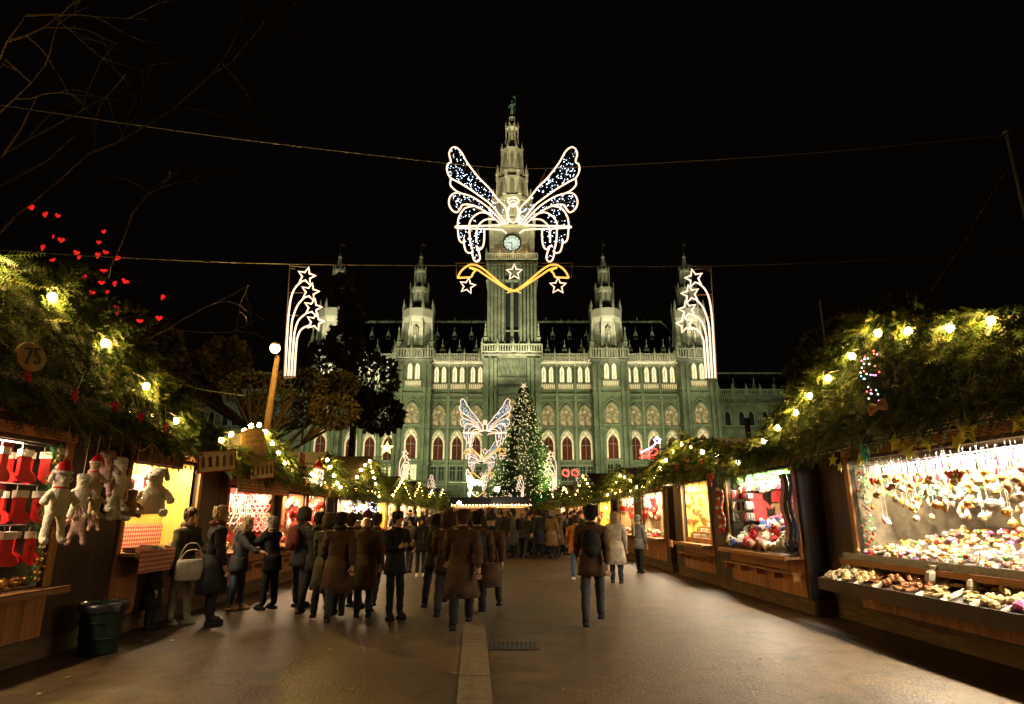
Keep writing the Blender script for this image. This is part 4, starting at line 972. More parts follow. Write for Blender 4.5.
for i, (px, py) in enumerate(((28, 376), (75, 396), (115, 406), (140, 417), (166, 427))):
    (y, z), = proj(LA, [(px, py)], .94)
    star3d('red_star', LA.W(y, -.94, z), .085, M['gloss_red'], (rnd(-.2, .2), rnd(-.5, .5), pi/2+rnd(-.3, .3)), ['red star directly under the round sign 75', 'red star second from the left on the silver tinsel', 'red star in the middle of the silver tinsel', 'red star second from the right on the silver tinsel', 'red star at the lower right end of the silver tinsel'][i], 'red stars on the tinsel garland')
# round number sign 75
(y, z), = proj(LA, [(32, 357)], .95)
sg = tag(empty('number_sign', LA.W(y, -.95, z)), 'round slice of wood with the number 75 hanging on the fir-covered gable', 'sign')
mb = MB(); n = 20; mb.prism([(0, .17*cos(2*pi*i/n)*1.05, .13*sin(2*pi*i/n)) for i in range(n)], (-.025, 0, 0)); M['signwood'] = mat('pale_sign_wood', (.42, .27, .12), .7, .2, 12); mb.build('disc', M['signwood'], sg)
text('75', 'number', M['black'], sg, (.012, 0, 0), (pi/2, radians(-12), pi/2), .22, .003)
# hut details of the near right hut: star garland under the eave
M['starg'] = mat('olive_star', (.78, .80, .14), .45, .2, 8); M['start'] = mat('teal_star', (.08, .50, .52), .4, .2, 8)
for i, (px, py, R, m, lab) in enumerate(((833, 460, .09, 'starg', 'olive star at the far left end of the star garland'), (840, 467, .07, 'starg', 'small olive star beneath the leftmost one, left of the teal star'), (865, 453, .13, 'start', 'only teal star, hung before a yellow one'), (861, 458, .10, 'starg', 'yellow-green star peeping out behind the teal star'),
    (895, 443, .11, 'starg', 'tilted olive star right of the teal star'), (908, 452, .11, 'starg', 'olive star hanging lowest beside the tilted one'), (927, 443, .09, 'starg', 'narrow olive star seen edge-on in the middle'), (957, 442, .10, 'starg', 'dull olive star half hidden left of the largest star'), (967, 430, .15, 'starg', 'largest bright olive star on the garland'), (1019, 421, .12, 'starg', 'olive star cut by the right edge of the picture'))):
    e = .66 if i != 3 else .60
    (y, z), = proj(RA, [(px, py)], e); c = RA.W(y, -e, z)
    star3d('hanging_star', c, R*1.25, M[m], (rnd(-.3, .3), rnd(-.5, .5), -pi/2+rnd(-.35, .35)+(1.1 if i == 6 else 0)), lab, 'stars hanging under the right eave')
# small decorated fir bunch on the right gable
(y, z), = proj(RA, [(886, 378)], .82); c = RA.W(y, -.82, z)
wr = tag(empty('fir_bunch', c), 'dark hanging fir bunch with tiny coloured lamps and a tan bow at its foot', 'ornament')
mb = MB()
for i in range(420):
    a = rnd(0, 2*pi); f = rnd(-1, 1); R = .19*sqrt(max(0, 1-f*f))
    sprig(mb, Vector((cos(a)*R*.5, sin(a)*R*.8, f*.30)), Vector((cos(a)*.6-.3, sin(a), rnd(-.8, .3))), .09, 5, .008, .04, (2, 2, 0))
mb.build('branches', FIR, wr)
for nm, cc, n in (('red_lamps', (1, .08, .08), 9), ('blue_lamps', (.25, .6, 1), 8), ('white_lamps', (1, .9, .7), 8), ('pink_lamps', (1, .2, .6), 5)):
    mm = emit(nm, cc, 5); o = None
    for i in range(n):
        q = (-.20+rnd(-.02, .03), rnd(-.19, .19), rnd(-.30, .30))
        if o is None:
            mb = MB(); mb.ball((0, 0, 0), .010, 6); o = mb.build('lamp', mm, wr, loc=q)
        else: dup(o, loc=q)
mb = MB(); mb.tube(spline([(-.15, -.02, -.34), (-.16, -.13, -.30), (-.15, -.15, -.40), (-.15, 0, -.36), (-.15, .15, -.32), (-.16, .16, -.42), (-.15, .02, -.36)], 3), .028, 6); M['tan'] = mat('tan_ribbon', (.42, .25, .10), .5); mb.build('bow', M['tan'], wr, True)
# ============================================================ goods
G = random.Random(5)
def gr(a, b): return G.uniform(a, b)
def cm(name, c, **kw): return mat(name, c, kw.pop('rough', .6), kw.pop('var', .12), kw.pop('scale', 10), **kw)
C = {'cream': cm('cream_glaze', (.52, .40, .23), rough=.25, spec=.5), 'gold': cm('gold_ball', (.55, .30, .06), rough=.25, metal=.6), 'rose': cm('rose_ball', (.60, .22, .24), rough=.3), 'white': cm('white_ball', (.60, .55, .46), rough=.35),
     'copper': cm('copper_ball', (.58, .25, .10), rough=.25, metal=.5), 'lilac': cm('lilac', (.34, .20, .45), rough=.4), 'green': cm('green_item', (.06, .30, .08), rough=.4), 'redi': cm('red_item', (.55, .02, .02), rough=.4),
     'brown': cm('cinnamon', (.30, .13, .05), rough=.8), 'tan': cm('straw', (.52, .36, .16), rough=.8), 'pink': cm('pink_item', (.65, .15, .32), rough=.5), 'magenta': cm('magenta_item', (.45, .05, .25), rough=.6),
     'grey': cm('grey_wool', (.28, .27, .26), rough=.95, scale=60, bump=.8), 'cwool': cm('cream_wool', (.62, .55, .42), rough=.95, scale=60, bump=.8), 'rwool': cm('red_wool', (.42, .03, .03), rough=.95, scale=60, bump=.8), 'pwool': cm('pink_wool', (.50, .12, .18), rough=.95, scale=60, bump=.8),
     'bwool': cm('blue_wool', (.04, .06, .16), rough=.95, scale=60, bump=.8), 'kwool': cm('black_wool', (.03, .028, .03), rough=.95, scale=60, bump=.8), 'owool': cm('brown_wool', (.20, .10, .05), rough=.95, scale=60, bump=.8), 'amber': cm('amber_glass', (.65, .33, .05), rough=.15, spec=.6),
     'yellow': cm('yellow_card', (.75, .52, .06)), 'cell': cm('cellophane', (.45, .40, .30), rough=.12, spec=.8)}
def put(o, n, used={}):
    return o
class Proto:                                                  # one mesh of a kind, copied as often as it is shown
    def __init__(s, o, slot=0): s.o = o; s.n = 0; s.slot = slot
    def at(s, loc, label, cat, group, m=None, rot=None, sc=None):
        o = s.o if s.n == 0 else dup(s.o); s.n += 1
        o.location = loc; o.rotation_euler = rot or (0, 0, gr(0, 6)); tag(o, label, cat, group)
        o.scale = (sc,)*3 if sc else (1, 1, 1)
        if m is not None: recolor(o, s.slot, m)
        return o
def bauble_mb(ribs=True):
    mb = MB(); mb.ball((0, 0, -.055), .05, 12); mb.m = 1; mb.lathe([(.012, -.008), (.012, .006), (.004, .008)], n=6); mb.tube([(0, 0, .005), (0, 0, .16)], .0016, 3)
    mb.m = 2; mb.tube([(.0505*cos(a*pi/8), .0505*sin(a*pi/8), -.055) for a in range(16)], .005, 4, True); return mb
bau = Proto(bauble_mb().build('bauble', [C['cream'], M['steel'], C['gold']], smooth=True))
mb = MB(); mb.lathe([(.003, -.14), (.022, -.10), (.034, -.06), (.02, -.02), (.006, 0)], n=8); mb.m = 1; mb.tube([(0, 0, 0), (0, 0, .14)], .0016, 3)
drop = Proto(mb.build('drop_bauble', [C['gold'], M['steel']], smooth=True))
mb = MB(); mb.lathe([(.045, -.09), (.048, -.085), (.03, -.05), (.022, -.02), (.005, 0)], n=10); mb.ball((0, 0, -.092), .012, 6); mb.m = 1; mb.tube([(0, 0, 0), (0, 0, .14)], .0016, 3)
bell = Proto(mb.build('bell_ornament', [C['tan'], M['steel']], smooth=True))
mb = MB(); mb.prism([(x*.28, -.008, z*.28-.05) for x, z in hp], (0, .016, 0)); mb.m = 1; mb.tube([(0, 0, -.02), (0, 0, .12)], .0016, 3)
heart = Proto(mb.build('heart_ornament', [C['redi'], M['steel']]))
mb = MB(); mb.lathe([(.006, -.17), (.010, -.12), (.009, -.02), (.003, 0)], n=6); mb.m = 1; mb.tube([(0, 0, 0), (0, 0, .06)], .0015, 3)
icic = Proto(mb.build('glass_icicle', [C['lilac'], M['steel']], smooth=True))
mb = MB()
for k in range(3):
    R = .042-.011*k
    for j in range(7-k): a = 2*pi*j/(7-k)+k; mb.ball((cos(a)*R*.62, sin(a)*R*.62, .014+.010*k), .017, 6, (1, 1, .8))
mb.m = 1; mb.ball((0, 0, .042), .012, 6)
rose = Proto(mb.build('rosette_ornament', [C['cream'], C['gold']], smooth=True))
mb = MB(); mb.ball((0, 0, .032), .034, 10); mb.m = 1; mb.tube([(.0345*cos(a*pi/6), .0345*sin(a*pi/6), .032) for a in range(12)], .004, 4, True); mb.lathe([(.008, .062), (.008, .072)], n=6)
smallb = Proto(mb.build('small_bauble', [C['white'], C['gold']], smooth=True))
mb = MB(); mb.ball((0, 0, .024), .034, 9, (1, 1.35, .7)); mb.m = 1; mb.tube([(0, -.05+.0125*i, .050+.004*sin(i*.78)) for i in range(9)], .0045, 4); mb.ball((0, .047, .024), .008, 5)
oval = Proto(mb.build('oval_ornament', [C['white'], C['gold']], smooth=True))
# ---- bauble hut on the right
def hp_(h, name, mb, m): return mb.build(name, m, h.root, tf=h.tf)
b0, b1 = 4.6-RA.Yc, 9.9-RA.Yc
mb = MB(); mb.prism([(-.22, b0, .99), (1.9, b0, 1.42), (1.9, b0, 1.36), (-.22, b0, .93)], (0, b1-b0, 0)); hp_(RA, 'display_board', mb, M['dark_wood'])
mb = MB(); mb.box(-.27, -.24, b0, b1, .93, 1.05).box(.42, .44, b0, b1, 1.08, 1.20); hp_(RA, 'foil_edge', mb, M['tinsel'])
mb = MB(); mb.box(.08, 2.4, b1+.02, b1+.05, .97, 2.6).box(1.95, 1.98, b0, b1, .97, 2.6); hp_(RA, 'mottled_lining', mb, M['backboard'])
mb = MB(); t0, t1 = b0, 9.98-RA.Yc
mb.prism([(-.03, t0, .88), (-.64, t0, .64), (-.64, t0, .60), (-.03, t0, .70)], (0, t1-t0, 0)); mb.prism([(-.66, t0, .52), (-.66, t0, .69), (-.64, t0, .69), (-.64, t0, .52)], (0, t1-t0, 0))
mb.prism([(-.03, t1, .70), (-.64, t1, .58), (-.64, t1, .67), (-.03, t1, .92)], (0, .02, 0))
hp_(RA, 'tray_shelf', mb, M['dark_wood'])
mb = MB()
for k in range(13):
    u = t1-.1-.42*k; mb = MB()
    mb.prism([(-.03, u, .885), (-.64, u, .65), (-.64, u, .70), (-.03, u, .925)], (0, .015, 0)); hp_(RA, 'divider', mb, M['cream_f'])
mb = MB()
for d in (.12, .45, .85, 1.25): mb.tube([RA.tf(d, b0, 2.33), RA.tf(d, b1, 2.33)], .008, 4)
mb.build('hanging_rail', M['steel'], RA.root)
def dz(d): return 1.0+(d+.22)*.203
cols = [('cream', 6), ('white', 4), ('gold', 4), ('rose', 4), ('copper', 3), ('lilac', 3), ('green', 1), ('redi', 1), ('pink', 1)]
def pick(ws):
    t = gr(0, sum(w for _, w in ws))
    for c, w in ws:
        t -= w
        if t <= 0: return c
    return ws[0][0]
LBL = {'cream': 'cream', 'white': 'white', 'gold': 'golden', 'rose': 'rose pink', 'copper': 'copper', 'lilac': 'lilac', 'green': 'green', 'redi': 'red', 'tan': 'straw coloured', 'pink': 'pink', 'magenta': 'magenta', 'brown': 'brown', 'amber': 'amber', 'yellow': 'yellow'}
for i in range(540):
    d = -.15+1.75*G.random()**1.25; Y_ = gr(6.0, 9.75)
    if d < -.05: zone = 'front edge'
    elif d < .42: zone = 'middle rows'
    else: zone = 'back rows'
    c = pick(cols)
    if d > .8 and 7.6 < Y_ < 8.2: c = 'lilac'
    if d > .7 and 7.2 < Y_ < 7.5: c = 'green'
    G.choice((rose, smallb, oval)).at(RA.W(Y_, d, dz(d)+gr(0, .035)), '%s ornament heaped in the %s of the bauble display' % (LBL[c], zone), 'ornament', 'small ornaments heaped on the bauble display', C[c], (gr(-.5, .5), gr(-.5, .5), gr(0, 6)), gr(.85, 1.3))
THR = []
for i in range(280):
    d = G.choice((.12, .45, .85, 1.25)); Y_ = gr(6.0, 9.65); z = 2.33-.16-abs(gr(0, .45))*(1.2 if Y_ < 8 else .8)
    c = pick([('cream', 7), ('copper', 4), ('gold', 4), ('white', 4), ('rose', 2)]); sc = gr(.7, 1.25); row = {.12: 'front', .45: 'second', .85: 'third', 1.25: 'rearmost'}[d]; L_ = 2.33-z
    P = G.choice((bau, bau, bau, drop, bell)); kind = {id(bau): 'bauble', id(drop): 'drop bauble', id(bell): 'bell'}[id(P)]
    zz_ = 2.36-.16*sc-min(.62, abs(G.gauss(0, .30))); ho = P.at(RA.W(Y_, d, zz_), '%s %s hanging from the %s rail of the bauble hut' % (LBL[c], kind, row), kind.split()[-1], 'ornaments hanging in the bauble hut', C[c], None, sc*.9)
    THR.append((ho, (2.34-zz_)/(sc*.9)))
mb = MB(); mb.ball((0, 0, -.13), .12, 16, (1, 1, .85)); mb.m = 1; mb.tube([(0, 0, -.02), (0, 0, .2)], .003, 3); mb.lathe([(.02, -.03), (.02, 0)], n=8)
big = Proto(mb.build('large_bauble', [C['cream'], M['steel']], smooth=True))
for px, py, lab, m in ((993, 507, 'largest cream bauble hanging lowest on the right of the bauble hut', 'white'), (938, 509, 'large copper ringed bauble hanging lowest in the middle of the bauble hut', 'copper'), (1018, 503, 'large cream bauble beside the right edge of the picture', 'cream')):
    (y, z), = proj(RA, [(px, py)], -.1); big.at(RA.W(y, .1, z+.12), lab, 'bauble', 'large baubles in the bauble hut', C[m], None, .55 if m != 'white' else .75)
for i in range(46):
    c = G.choice(('lilac', 'magenta', 'white', 'white')); icic.at(RA.W(6.0+i*.082, .06+gr(0, .1), 2.34+gr(-.03, .02)), '%s glass icicle hanging in the top row of the bauble hut' % LBL[c], 'ornament', 'glass icicles in the top row', C[c])
for i in range(16): heart.at(RA.W(6.1+i*.23+gr(-.05, .05), .1+gr(0, .3), 2.16+gr(-.05, .04)), 'small red heart hanging beneath the icicles of the bauble hut', 'ornament', 'red hearts in the bauble hut', C['redi'], (0, 0, pi/2+gr(-.8, .8)), 1.3)
# needles garland inside (one thing)
mb = MB()
for i in range(520):
    Y_ = gr(6.0, 9.75); p = RA.W(Y_, gr(.15, 1.3), gr(2.05, 2.38)-(.22 if Y_ > 8.5 else 0)*gr(0, 1)); sprig(mb, p, Vector((gr(-.5, .5), gr(-1, 1), gr(-1, .2))), .14, 6, .010, .045, (0, 1, 1))
M['mint'] = mat('frosted_needles', (.16, .30, .20), .6, .4, 8)
tag(mb.build('ceiling_garland', [M['greenfir'], M['mint']]), 'green frosted garland woven between the hanging baubles', 'garland')
mb = MB(); mb2 = MB(); eg = tag(empty('post_garland', RA.W(9.8, .1, .98)), 'green and white garland running up the left post of the bauble hut', 'garland')
for i in range(170): sprig(mb, RA.W(9.78+gr(-.05, .04), gr(.02, .22), gr(1.0, 2.3))-eg.location, Vector((gr(-1, .3), gr(-1, 1), gr(-1, 1))), .07, 5, .008, .035, (0, 1))
mb.build('needles', [M['greenfir'], M['mint']], eg)
o = None
for i in range(34):
    q = RA.W(9.72+gr(-.05, .04), gr(-.02, .14), 1.02+i*.038)-eg.location; m_ = C[G.choice(('white', 'rose', 'redi', 'white'))]
    if o is None: b_ = MB(); b_.ball((0, 0, 0), .02, 7); o = b_.build('berry', C['white'], eg, True, loc=q)
    else: recolor(dup(o, loc=q, scale=gr(.7, 1.3)), 0, m_)
# front tray goods
def tz(d): return .88+(d+.03)*.393+.01
mb = MB()
for k in range(5): mb.tube([(-.05, (k % 3-1)*.012, .01+.012*(k//3)), (.05, (k % 3-1)*.012, .01+.012*(k//3))], .006, 5)
cin = Proto(mb.build('cinnamon_bundle', [C['brown']]))
mb = MB(); mb.lathe([(.032, 0), (.034, .006), (.03, .010)], n=10); mb.m = 1; mb.lathe([(.024, .0105), (.02, .012)], n=8)
slc = Proto(mb.build('dried_orange_slice', [C['copper'], C['gold']]))
mb = MB(); mb.lathe([(.01, 0), (.022, .008), (.03, .03), (.018, .05), (.003, .058)], n=7)
for a in range(8): mb.ball((.02*cos(a), .02*sin(a), .018+.003*a), .009, 4)
nut = Proto(mb.build('cone_ornament', [C['brown']]))
for i in range(250):
    Y_ = gr(5.6, 9.88); d = gr(-.58, -.08); k = int((9.88-Y_)/.42)
    P, c, lab = [(rose, 'cream', 'pale rosette in the leftmost bin of the low tray'), (rose, 'tan', 'straw coloured rosette in the second bin of the low tray'), (slc, 'copper', 'dried orange slice in the low tray left of the bag'), (nut, 'brown', 'brown cone ornament in the low tray'), (cin, 'brown', 'cinnamon bundle in the low tray before the bag'), (cin, 'tan', 'pale stick bundle in the low tray'),
                (slc, 'tan', 'pale dried slice in the low tray'), (nut, 'tan', 'straw coloured cone ornament in the low tray'), (rose, 'pink', 'deep pink blossom in the low tray at the right'), (rose, 'pink', 'pink blossom in the low tray at the right'), (smallb, 'white', 'white ball at the right end of the low tray')][min(k, 10)]
    P.at(RA.W(Y_, d, tz(d)+gr(0, .02)), lab, 'ornament', 'small goods in the low tray', C[c], (gr(-.3, .3), gr(-.3, .3), gr(0, 6)), gr(1.2, 1.8))
mb = MB()
prof = [(.07, 0), (.085, .05), (.07, .12), (.03, .15), (.045, .19)]
for i in range(len(prof)): pass
mb.lathe([(r*1.0, z) for r, z in prof], n=9); bag = Proto(mb.build('cellophane_bag', [C['cell']]))
for px, py, lab in ((935, 590, 'tall clear cellophane bag standing in the low tray'), (976, 600, 'crumpled clear bag leaning in the low tray right of the tall one')):
    (y, z), = proj(RA, [(px, py)], .3); bag.at(RA.W(y, -.3, tz(-.3)), lab, 'bag', 'cellophane bags in the low tray', None, (.1, gr(-.2, .2), gr(0, 3)), 1.2 if px == 935 else .9)
# ---- hat hut
mb = MB(); mb.lathe([(.098, 0), (.112, .01), (.112, .05), (.10, .055), (.102, .09), (.082, .14), (.045, .172), (.01, .18)], n=14)
for a in range(14): mb.tube([(.113*cos(a*2*pi/14), .113*sin(a*2*pi/14), .0), (.114*cos(a*2*pi/14), .114*sin(a*2*pi/14), .052)], .007, 4)
hatm = mb.build('woolly_hat', [C['cwool']], smooth=True)
mb = MB(); mb.ball((0, 0, .20), .036, 8)
for i in range(60): v = Vector((gr(-1, 1), gr(-1, 1), gr(-1, 1))).normalized(); mb.tube([Vector((0, 0, .2))+v*.03, Vector((0, 0, .2))+v*.05], .004, 3)
pom = mb.build('pompom', [C['cwool']], hatm, True); hat = Proto(hatm)
b0, b1 = 11.1-RB.Yc, 14.15-RB.Yc
mb = MB(); mb.prism([(-.2, b0, .93), (1.2, b0, 1.55), (1.2, b0, 1.5), (-.2, b0, .89)], (0, b1-b0, 0)); hp_(RB, 'display_board', mb, M['dark_wood'])
HC = [('cwool', 'cream'), ('cwool', 'cream'), ('cwool', 'cream'), ('grey', 'grey'), ('rwool', 'red'), ('rwool', 'red'), ('pwool', 'pink'), ('kwool', 'black'), ('owool', 'brown'), ('bwool', 'blue'), ('cwool', 'cream')]
def hz(d): return .95+(d+.2)*.443
for r_ in range(6):
    for k in range(15):
        d = -.1+r_*.19+gr(-.04, .04); Y_ = 11.3+k*.195+gr(-.06, .06)
        c, nm = G.choice(HC)
        if r_ == 1 and k == 13: c, nm = 'bwool', 'blue'
        row = ('front', 'second', 'third', 'fourth', 'fifth', 'backmost')[r_]
        o = hat.at(RB.W(Y_, d, hz(d)+gr(0, .05)), '%s woolly hat, %s from the right in the %s row of the heap' % (nm, ('first', 'second', 'third', 'fourth', 'fifth', 'sixth', 'seventh', 'eighth', 'ninth', 'tenth', 'eleventh', 'twelfth', 'thirteenth', 'fourteenth', 'last')[k], row), 'hat', 'woolly hats on the counter', C[c], (gr(-.9, .9), gr(-.9, .9), gr(0, 6)), gr(.75, 1.0))
        for ch in o.children: recolor(ch, 0, C[c if G.random() < .5 else 'cwool'])
# hanging sweaters, hats and mittens at the back and top
mb = MB(); mb.prism([(-.03, -.17, 0), (-.03, .17, 0), (-.03, .30, -.16), (-.03, .25, -.22), (-.03, .17, -.12), (-.03, .18, -.5), (-.03, -.18, -.5), (-.03, -.17, -.12), (-.03, -.25, -.22), (-.03, -.30, -.16)], (.06, 0, 0)); mb.tube([(0, 0, 0), (0, 0, .06)], .004, 4)
for i in range(6): mb.tube([(-.034, -.14+i*.056, -.05), (-.034, -.14+i*.056, -.48)], .008, 4)
sw = Proto(mb.build('knitted_jumper', [C['rwool']]))
for i, (Y_, z, c, nm) in enumerate(((.55, 2.3, 'rwool', 'dark red knitted jumper hanging nearest the scarves'), (1.05, 2.3, 'rwool', 'dark red knitted jumper hanging second at the back'), (1.5, 2.3, 'pwool', 'faded red knitted jumper hanging in the middle'), (.6, 1.9, 'rwool', 'dark red knitted jumper hanging in the lower row near the scarves'), (1.1, 1.9, 'owool', 'brown knitted jumper hanging in the lower row'), (1.55, 1.9, 'rwool', 'red knitted jumper at the left of the lower row'))):
    sw.at(RB.W(14.0, Y_, z), nm, 'jumper', 'jumpers hanging in the hat hut', C[c], (0, 0, -pi/2+gr(-.2, .2)), .85)
mb = MB(); mb.tube(spline([(0, -.02, 0), (0, -.02, -.06), (0, 0, -.14), (0, .01, -.2)], 3), [.022, .024, .028, .032, .04, .044, .046, .045, .04, .02], 8); mb.tube([(0, .03, -.1), (0, .07, -.15)], [.018, .014], 6)
mit = Proto(mb.build('mitten', [C['kwool']], smooth=True))
for r_ in range(3):
    for k in range(9):
        c, nm = G.choice((('kwool', 'black'), ('grey', 'grey'), ('cwool', 'cream'), ('rwool', 'red'))); mit.at(RB.W(14.0-.004*k, .04+k*.05, 2.12-r_*.24), '%s mitten, %s from the post in the %s row of the hat hut' % (nm, ('first', 'second', 'third', 'fourth', 'fifth', 'sixth', 'seventh', 'eighth', 'ninth')[k], ('top', 'middle', 'bottom')[r_]), 'mitten', 'mittens hanging in the hat hut', C[c], (0, 0, gr(-.4, .4)), .9)
mb = MB(); mb.tube([RB.tf(.9, 12.7-RB.Yc, z) for z in (0,)]*1+[RB.tf(.9, 14.1-RB.Yc, 0)], .001, 3) if False else None
mb = MB()
for z in (2.12, 1.88, 1.64): mb.tube([RB.tf(.03, 14.03-RB.Yc, z), RB.tf(.48, 14.03-RB.Yc, z)], .008, 4)
mb.tube([RB.tf(.45, 14.03-RB.Yc, 2.33), RB.tf(1.8, 14.03-RB.Yc, 2.33)], .01, 4); mb.tube([RB.tf(.2, 11.15-RB.Yc, 2.24), RB.tf(.2, 14.1-RB.Yc, 2.24)], .01, 4); mb.build('hanging_rail', M['steel'], RB.root)
for k in range(12):
    c, nm = G.choice(HC); o = hat.at(RB.W(11.4+k*.22, .2, 2.05+gr(-.02, .02)), '%s woolly hat hanging from the top rail of the hat hut' % nm, 'hat', 'woolly hats hanging from the top rail', C[c], (gr(-.3, .3), gr(-.3, .3), 0), .85)
    for ch in o.children: recolor(ch, 0, C['cwool'])
def scarf(name, c, L, w_, mats, lab, pat=0, grp=None):
    mb = MB(); n = 14
    for i in range(n):
        z0, z1 = -L*i/n, -L*(i+1)/n; y0, y1 = .03*sin(i*.7), .03*sin((i+1)*.7)
        mb.m = (1 if (pat and i % pat == 0) else 0)
        mb.add([(y0, -w_/2, z0), (y0, w_/2, z0), (y1, w_/2, z1), (y1, -w_/2, z1), (y0+.015, -w_/2, z0), (y0+.015, w_/2, z0), (y1+.015, w_/2, z1), (y1+.015, -w_/2, z1)], [(0, 1, 2, 3), (4, 7, 6, 5), (0, 3, 7, 4), (1, 5, 6, 2)])
    o = mb.build(name, mats, loc=c); fr_ = MB()
    for i in range(9): fr_.tube([(.03*sin(n*.7), -w_/2+w_*i/8, -L), (.03*sin(n*.7)+gr(-.01, .01), -w_/2+w_*i/8, -L-.07)], .004, 3)
    fr_.build('fringe', mats[0], o); tag(o, lab, 'scarf', grp); return o
for i, (dy, dd, cc, lab) in enumerate(((0, -.12, 'lilac', 'purple scarf hanging at the left of the dark scarves'), (-.12, -.14, 'kwool', 'black scarf hanging between purple and navy scarves'), (-.24, -.12, 'bwool', 'navy scarf at the right of the dark scarves'), (.1, -.1, 'pwool', 'pinkish scarf nearest the hats'))):
    scarf('scarf', RB.W(11.15+dy, dd-.05, 2.3), 1.15, .13, [C[cc], C['grey']], lab, 0, 'scarves hanging at the hat hut')
scarf('scarf', RB.W(14.45, -.14, 2.2), .95, .2, [C['rwool'], C['cwool']], 'red patterned scarf hanging on the post left of the hats', 3, 'scarves hanging at the hat hut')
scarf('scarf', RB.W(14.25, -.12, 2.15), .85, .12, [C['redi'], C['cwool']], 'narrow red scarf with white bands beside the patterned one', 2, 'scarves hanging at the hat hut')
mb = MB()
for i in range(900):
    Y_ = gr(11.1, 14.2); p = RB.W(Y_, gr(-.05, .9), gr(2.36, 2.52) if G.random() < .7 else gr(2.26, 2.4)); sprig(mb, p, Vector((gr(-.6, .2), gr(-1, 1), gr(-1, .2))), .13, 6, .010, .04, (0, 1, 0))
tag(mb.build('ceiling_garland', [M['greenfir'], M['fir2']]), 'bright green garland lining the top of the hat hut', 'garland')
# ---- yellow hut bay: jars
mb = MB(); y0, y1 = 15.4-RB.Yc, 17.4-RB.Yc; mb.box(.8, .83, y0, y1, .95, 2.5).box(.07, .8, y1-.0, y1+.02, .95, 2.5); hp_(RB, 'yellow_backdrop', mb, M['yellow_board'])
mb = MB()
for i in range(4): mb.box(.55-.17*i, .75-.17*i, y0+.05, y1, .92, 1.45-.14*i)
hp_(RB, 'stepped_shelf', mb, M['post'])
mb = MB(); mb.lathe([(.03, 0), (.032, .005), (.032, .07), (.022, .085)], n=8); mb.m = 1; mb.lathe([(.025, .085), (.025, .105), (.02, .107)], n=8)
jar = Proto(mb.build('honey_jar', [C['amber'], C['gold']], smooth=False))
for r_ in range(4):
    for k in range(13): c = G.choice(('amber', 'gold', 'white', 'cream')); jar.at(RB.W(15.6+k*.14, .13+.17*r_ if False else .65-.17*(3-r_), 1.03+.14*r_+.0), '%s jar, number %s from the right on the %s step of the yellow stall' % (LBL[c], ('one', 'two', 'three', 'four', 'five', 'six', 'seven', 'eight', 'nine', 'ten', 'eleven', 'twelve', 'thirteen')[k], ('lowest', 'second', 'third', 'top')[r_]), 'jar', 'jars in the yellow stall', C[c], None, 1.1)
for i in range(30): c = G.choice(('yellow', 'gold', 'copper')); heart.at(RB.W(17.34 if i % 3 else gr(15.5, 17.3), gr(.1, .75), gr(1.45, 2.35)), '%s heart hanging on the yellow back wall' % LBL[c], 'ornament', 'hearts on the yellow back wall', C[c], (0, 0, gr(-.6, .6)), 1.4)
mb = MB(); mb.box(-.05, 0, -.13, .13, -.09, .09); sgn = tag(mb.build('price_board', M['orange_wood'], loc=RB.W(17.5, -.36, .86)), 'small orange board hanging on the counter of the yellow stall', 'sign')
# ---- generic stock for the farther bays
def stock(h, bay, pal, nh, nf, lab, back=None):
    a, b, z0, z1 = bay
    if back: mb = MB(); mb.box(.45, .48, a-h.Yc+.05, b-h.Yc-.05, z0, z1+.12).box(.03, .44, b-h.Yc-.05, b-h.Yc-.02, z0, z1+.12); hp_(h, 'backdrop', mb, back)
    for i in range(nh):
        c = G.choice(pal); P = G.choice((heart, bau, drop, bell)); P.at(h.W(b-.12 if i % 2 else gr(a+.1, b-.1), gr(.05, .42), z1-gr(.05, .75)), '%s hanging ornament in the %s' % (LBL[c], lab), 'ornament', 'ornaments hanging in the '+lab, C[c], (0, 0, gr(-.6, .6)), gr(1.4, 2.4))
    for i in range(nf):
        c = G.choice(pal); P = G.choice((rose, smallb, nut)); P.at(h.W(gr(a+.1, b-.1), gr(-.1, .5), z0+gr(0, .12)), '%s trinket on the counter of the %s' % (LBL[c], lab), 'ornament', 'trinkets on the counter of the '+lab, C[c], None, gr(1.6, 2.6))
RW = ['redi', 'redi', 'white', 'rose', 'cream']
stock(RC, RC.bays[0], RW, 34, 26, 'third right hut', C['cream']); stock(RC, RC.bays[1], RW, 24, 16, 'third right hut', C['tan'])
for h, nm in ((RD, 'fourth right hut'), (RE, 'fifth right hut'), (RF, 'sixth right hut'), (LE, 'fifth left hut'), (LF, 'sixth left hut'), (LG, 'seventh left hut')):
    for b_ in h.bays: stock(h, b_, RW+['gold', 'yellow'], 8, 6, nm, C[G.choice(('cream', 'brown', 'yellow'))])
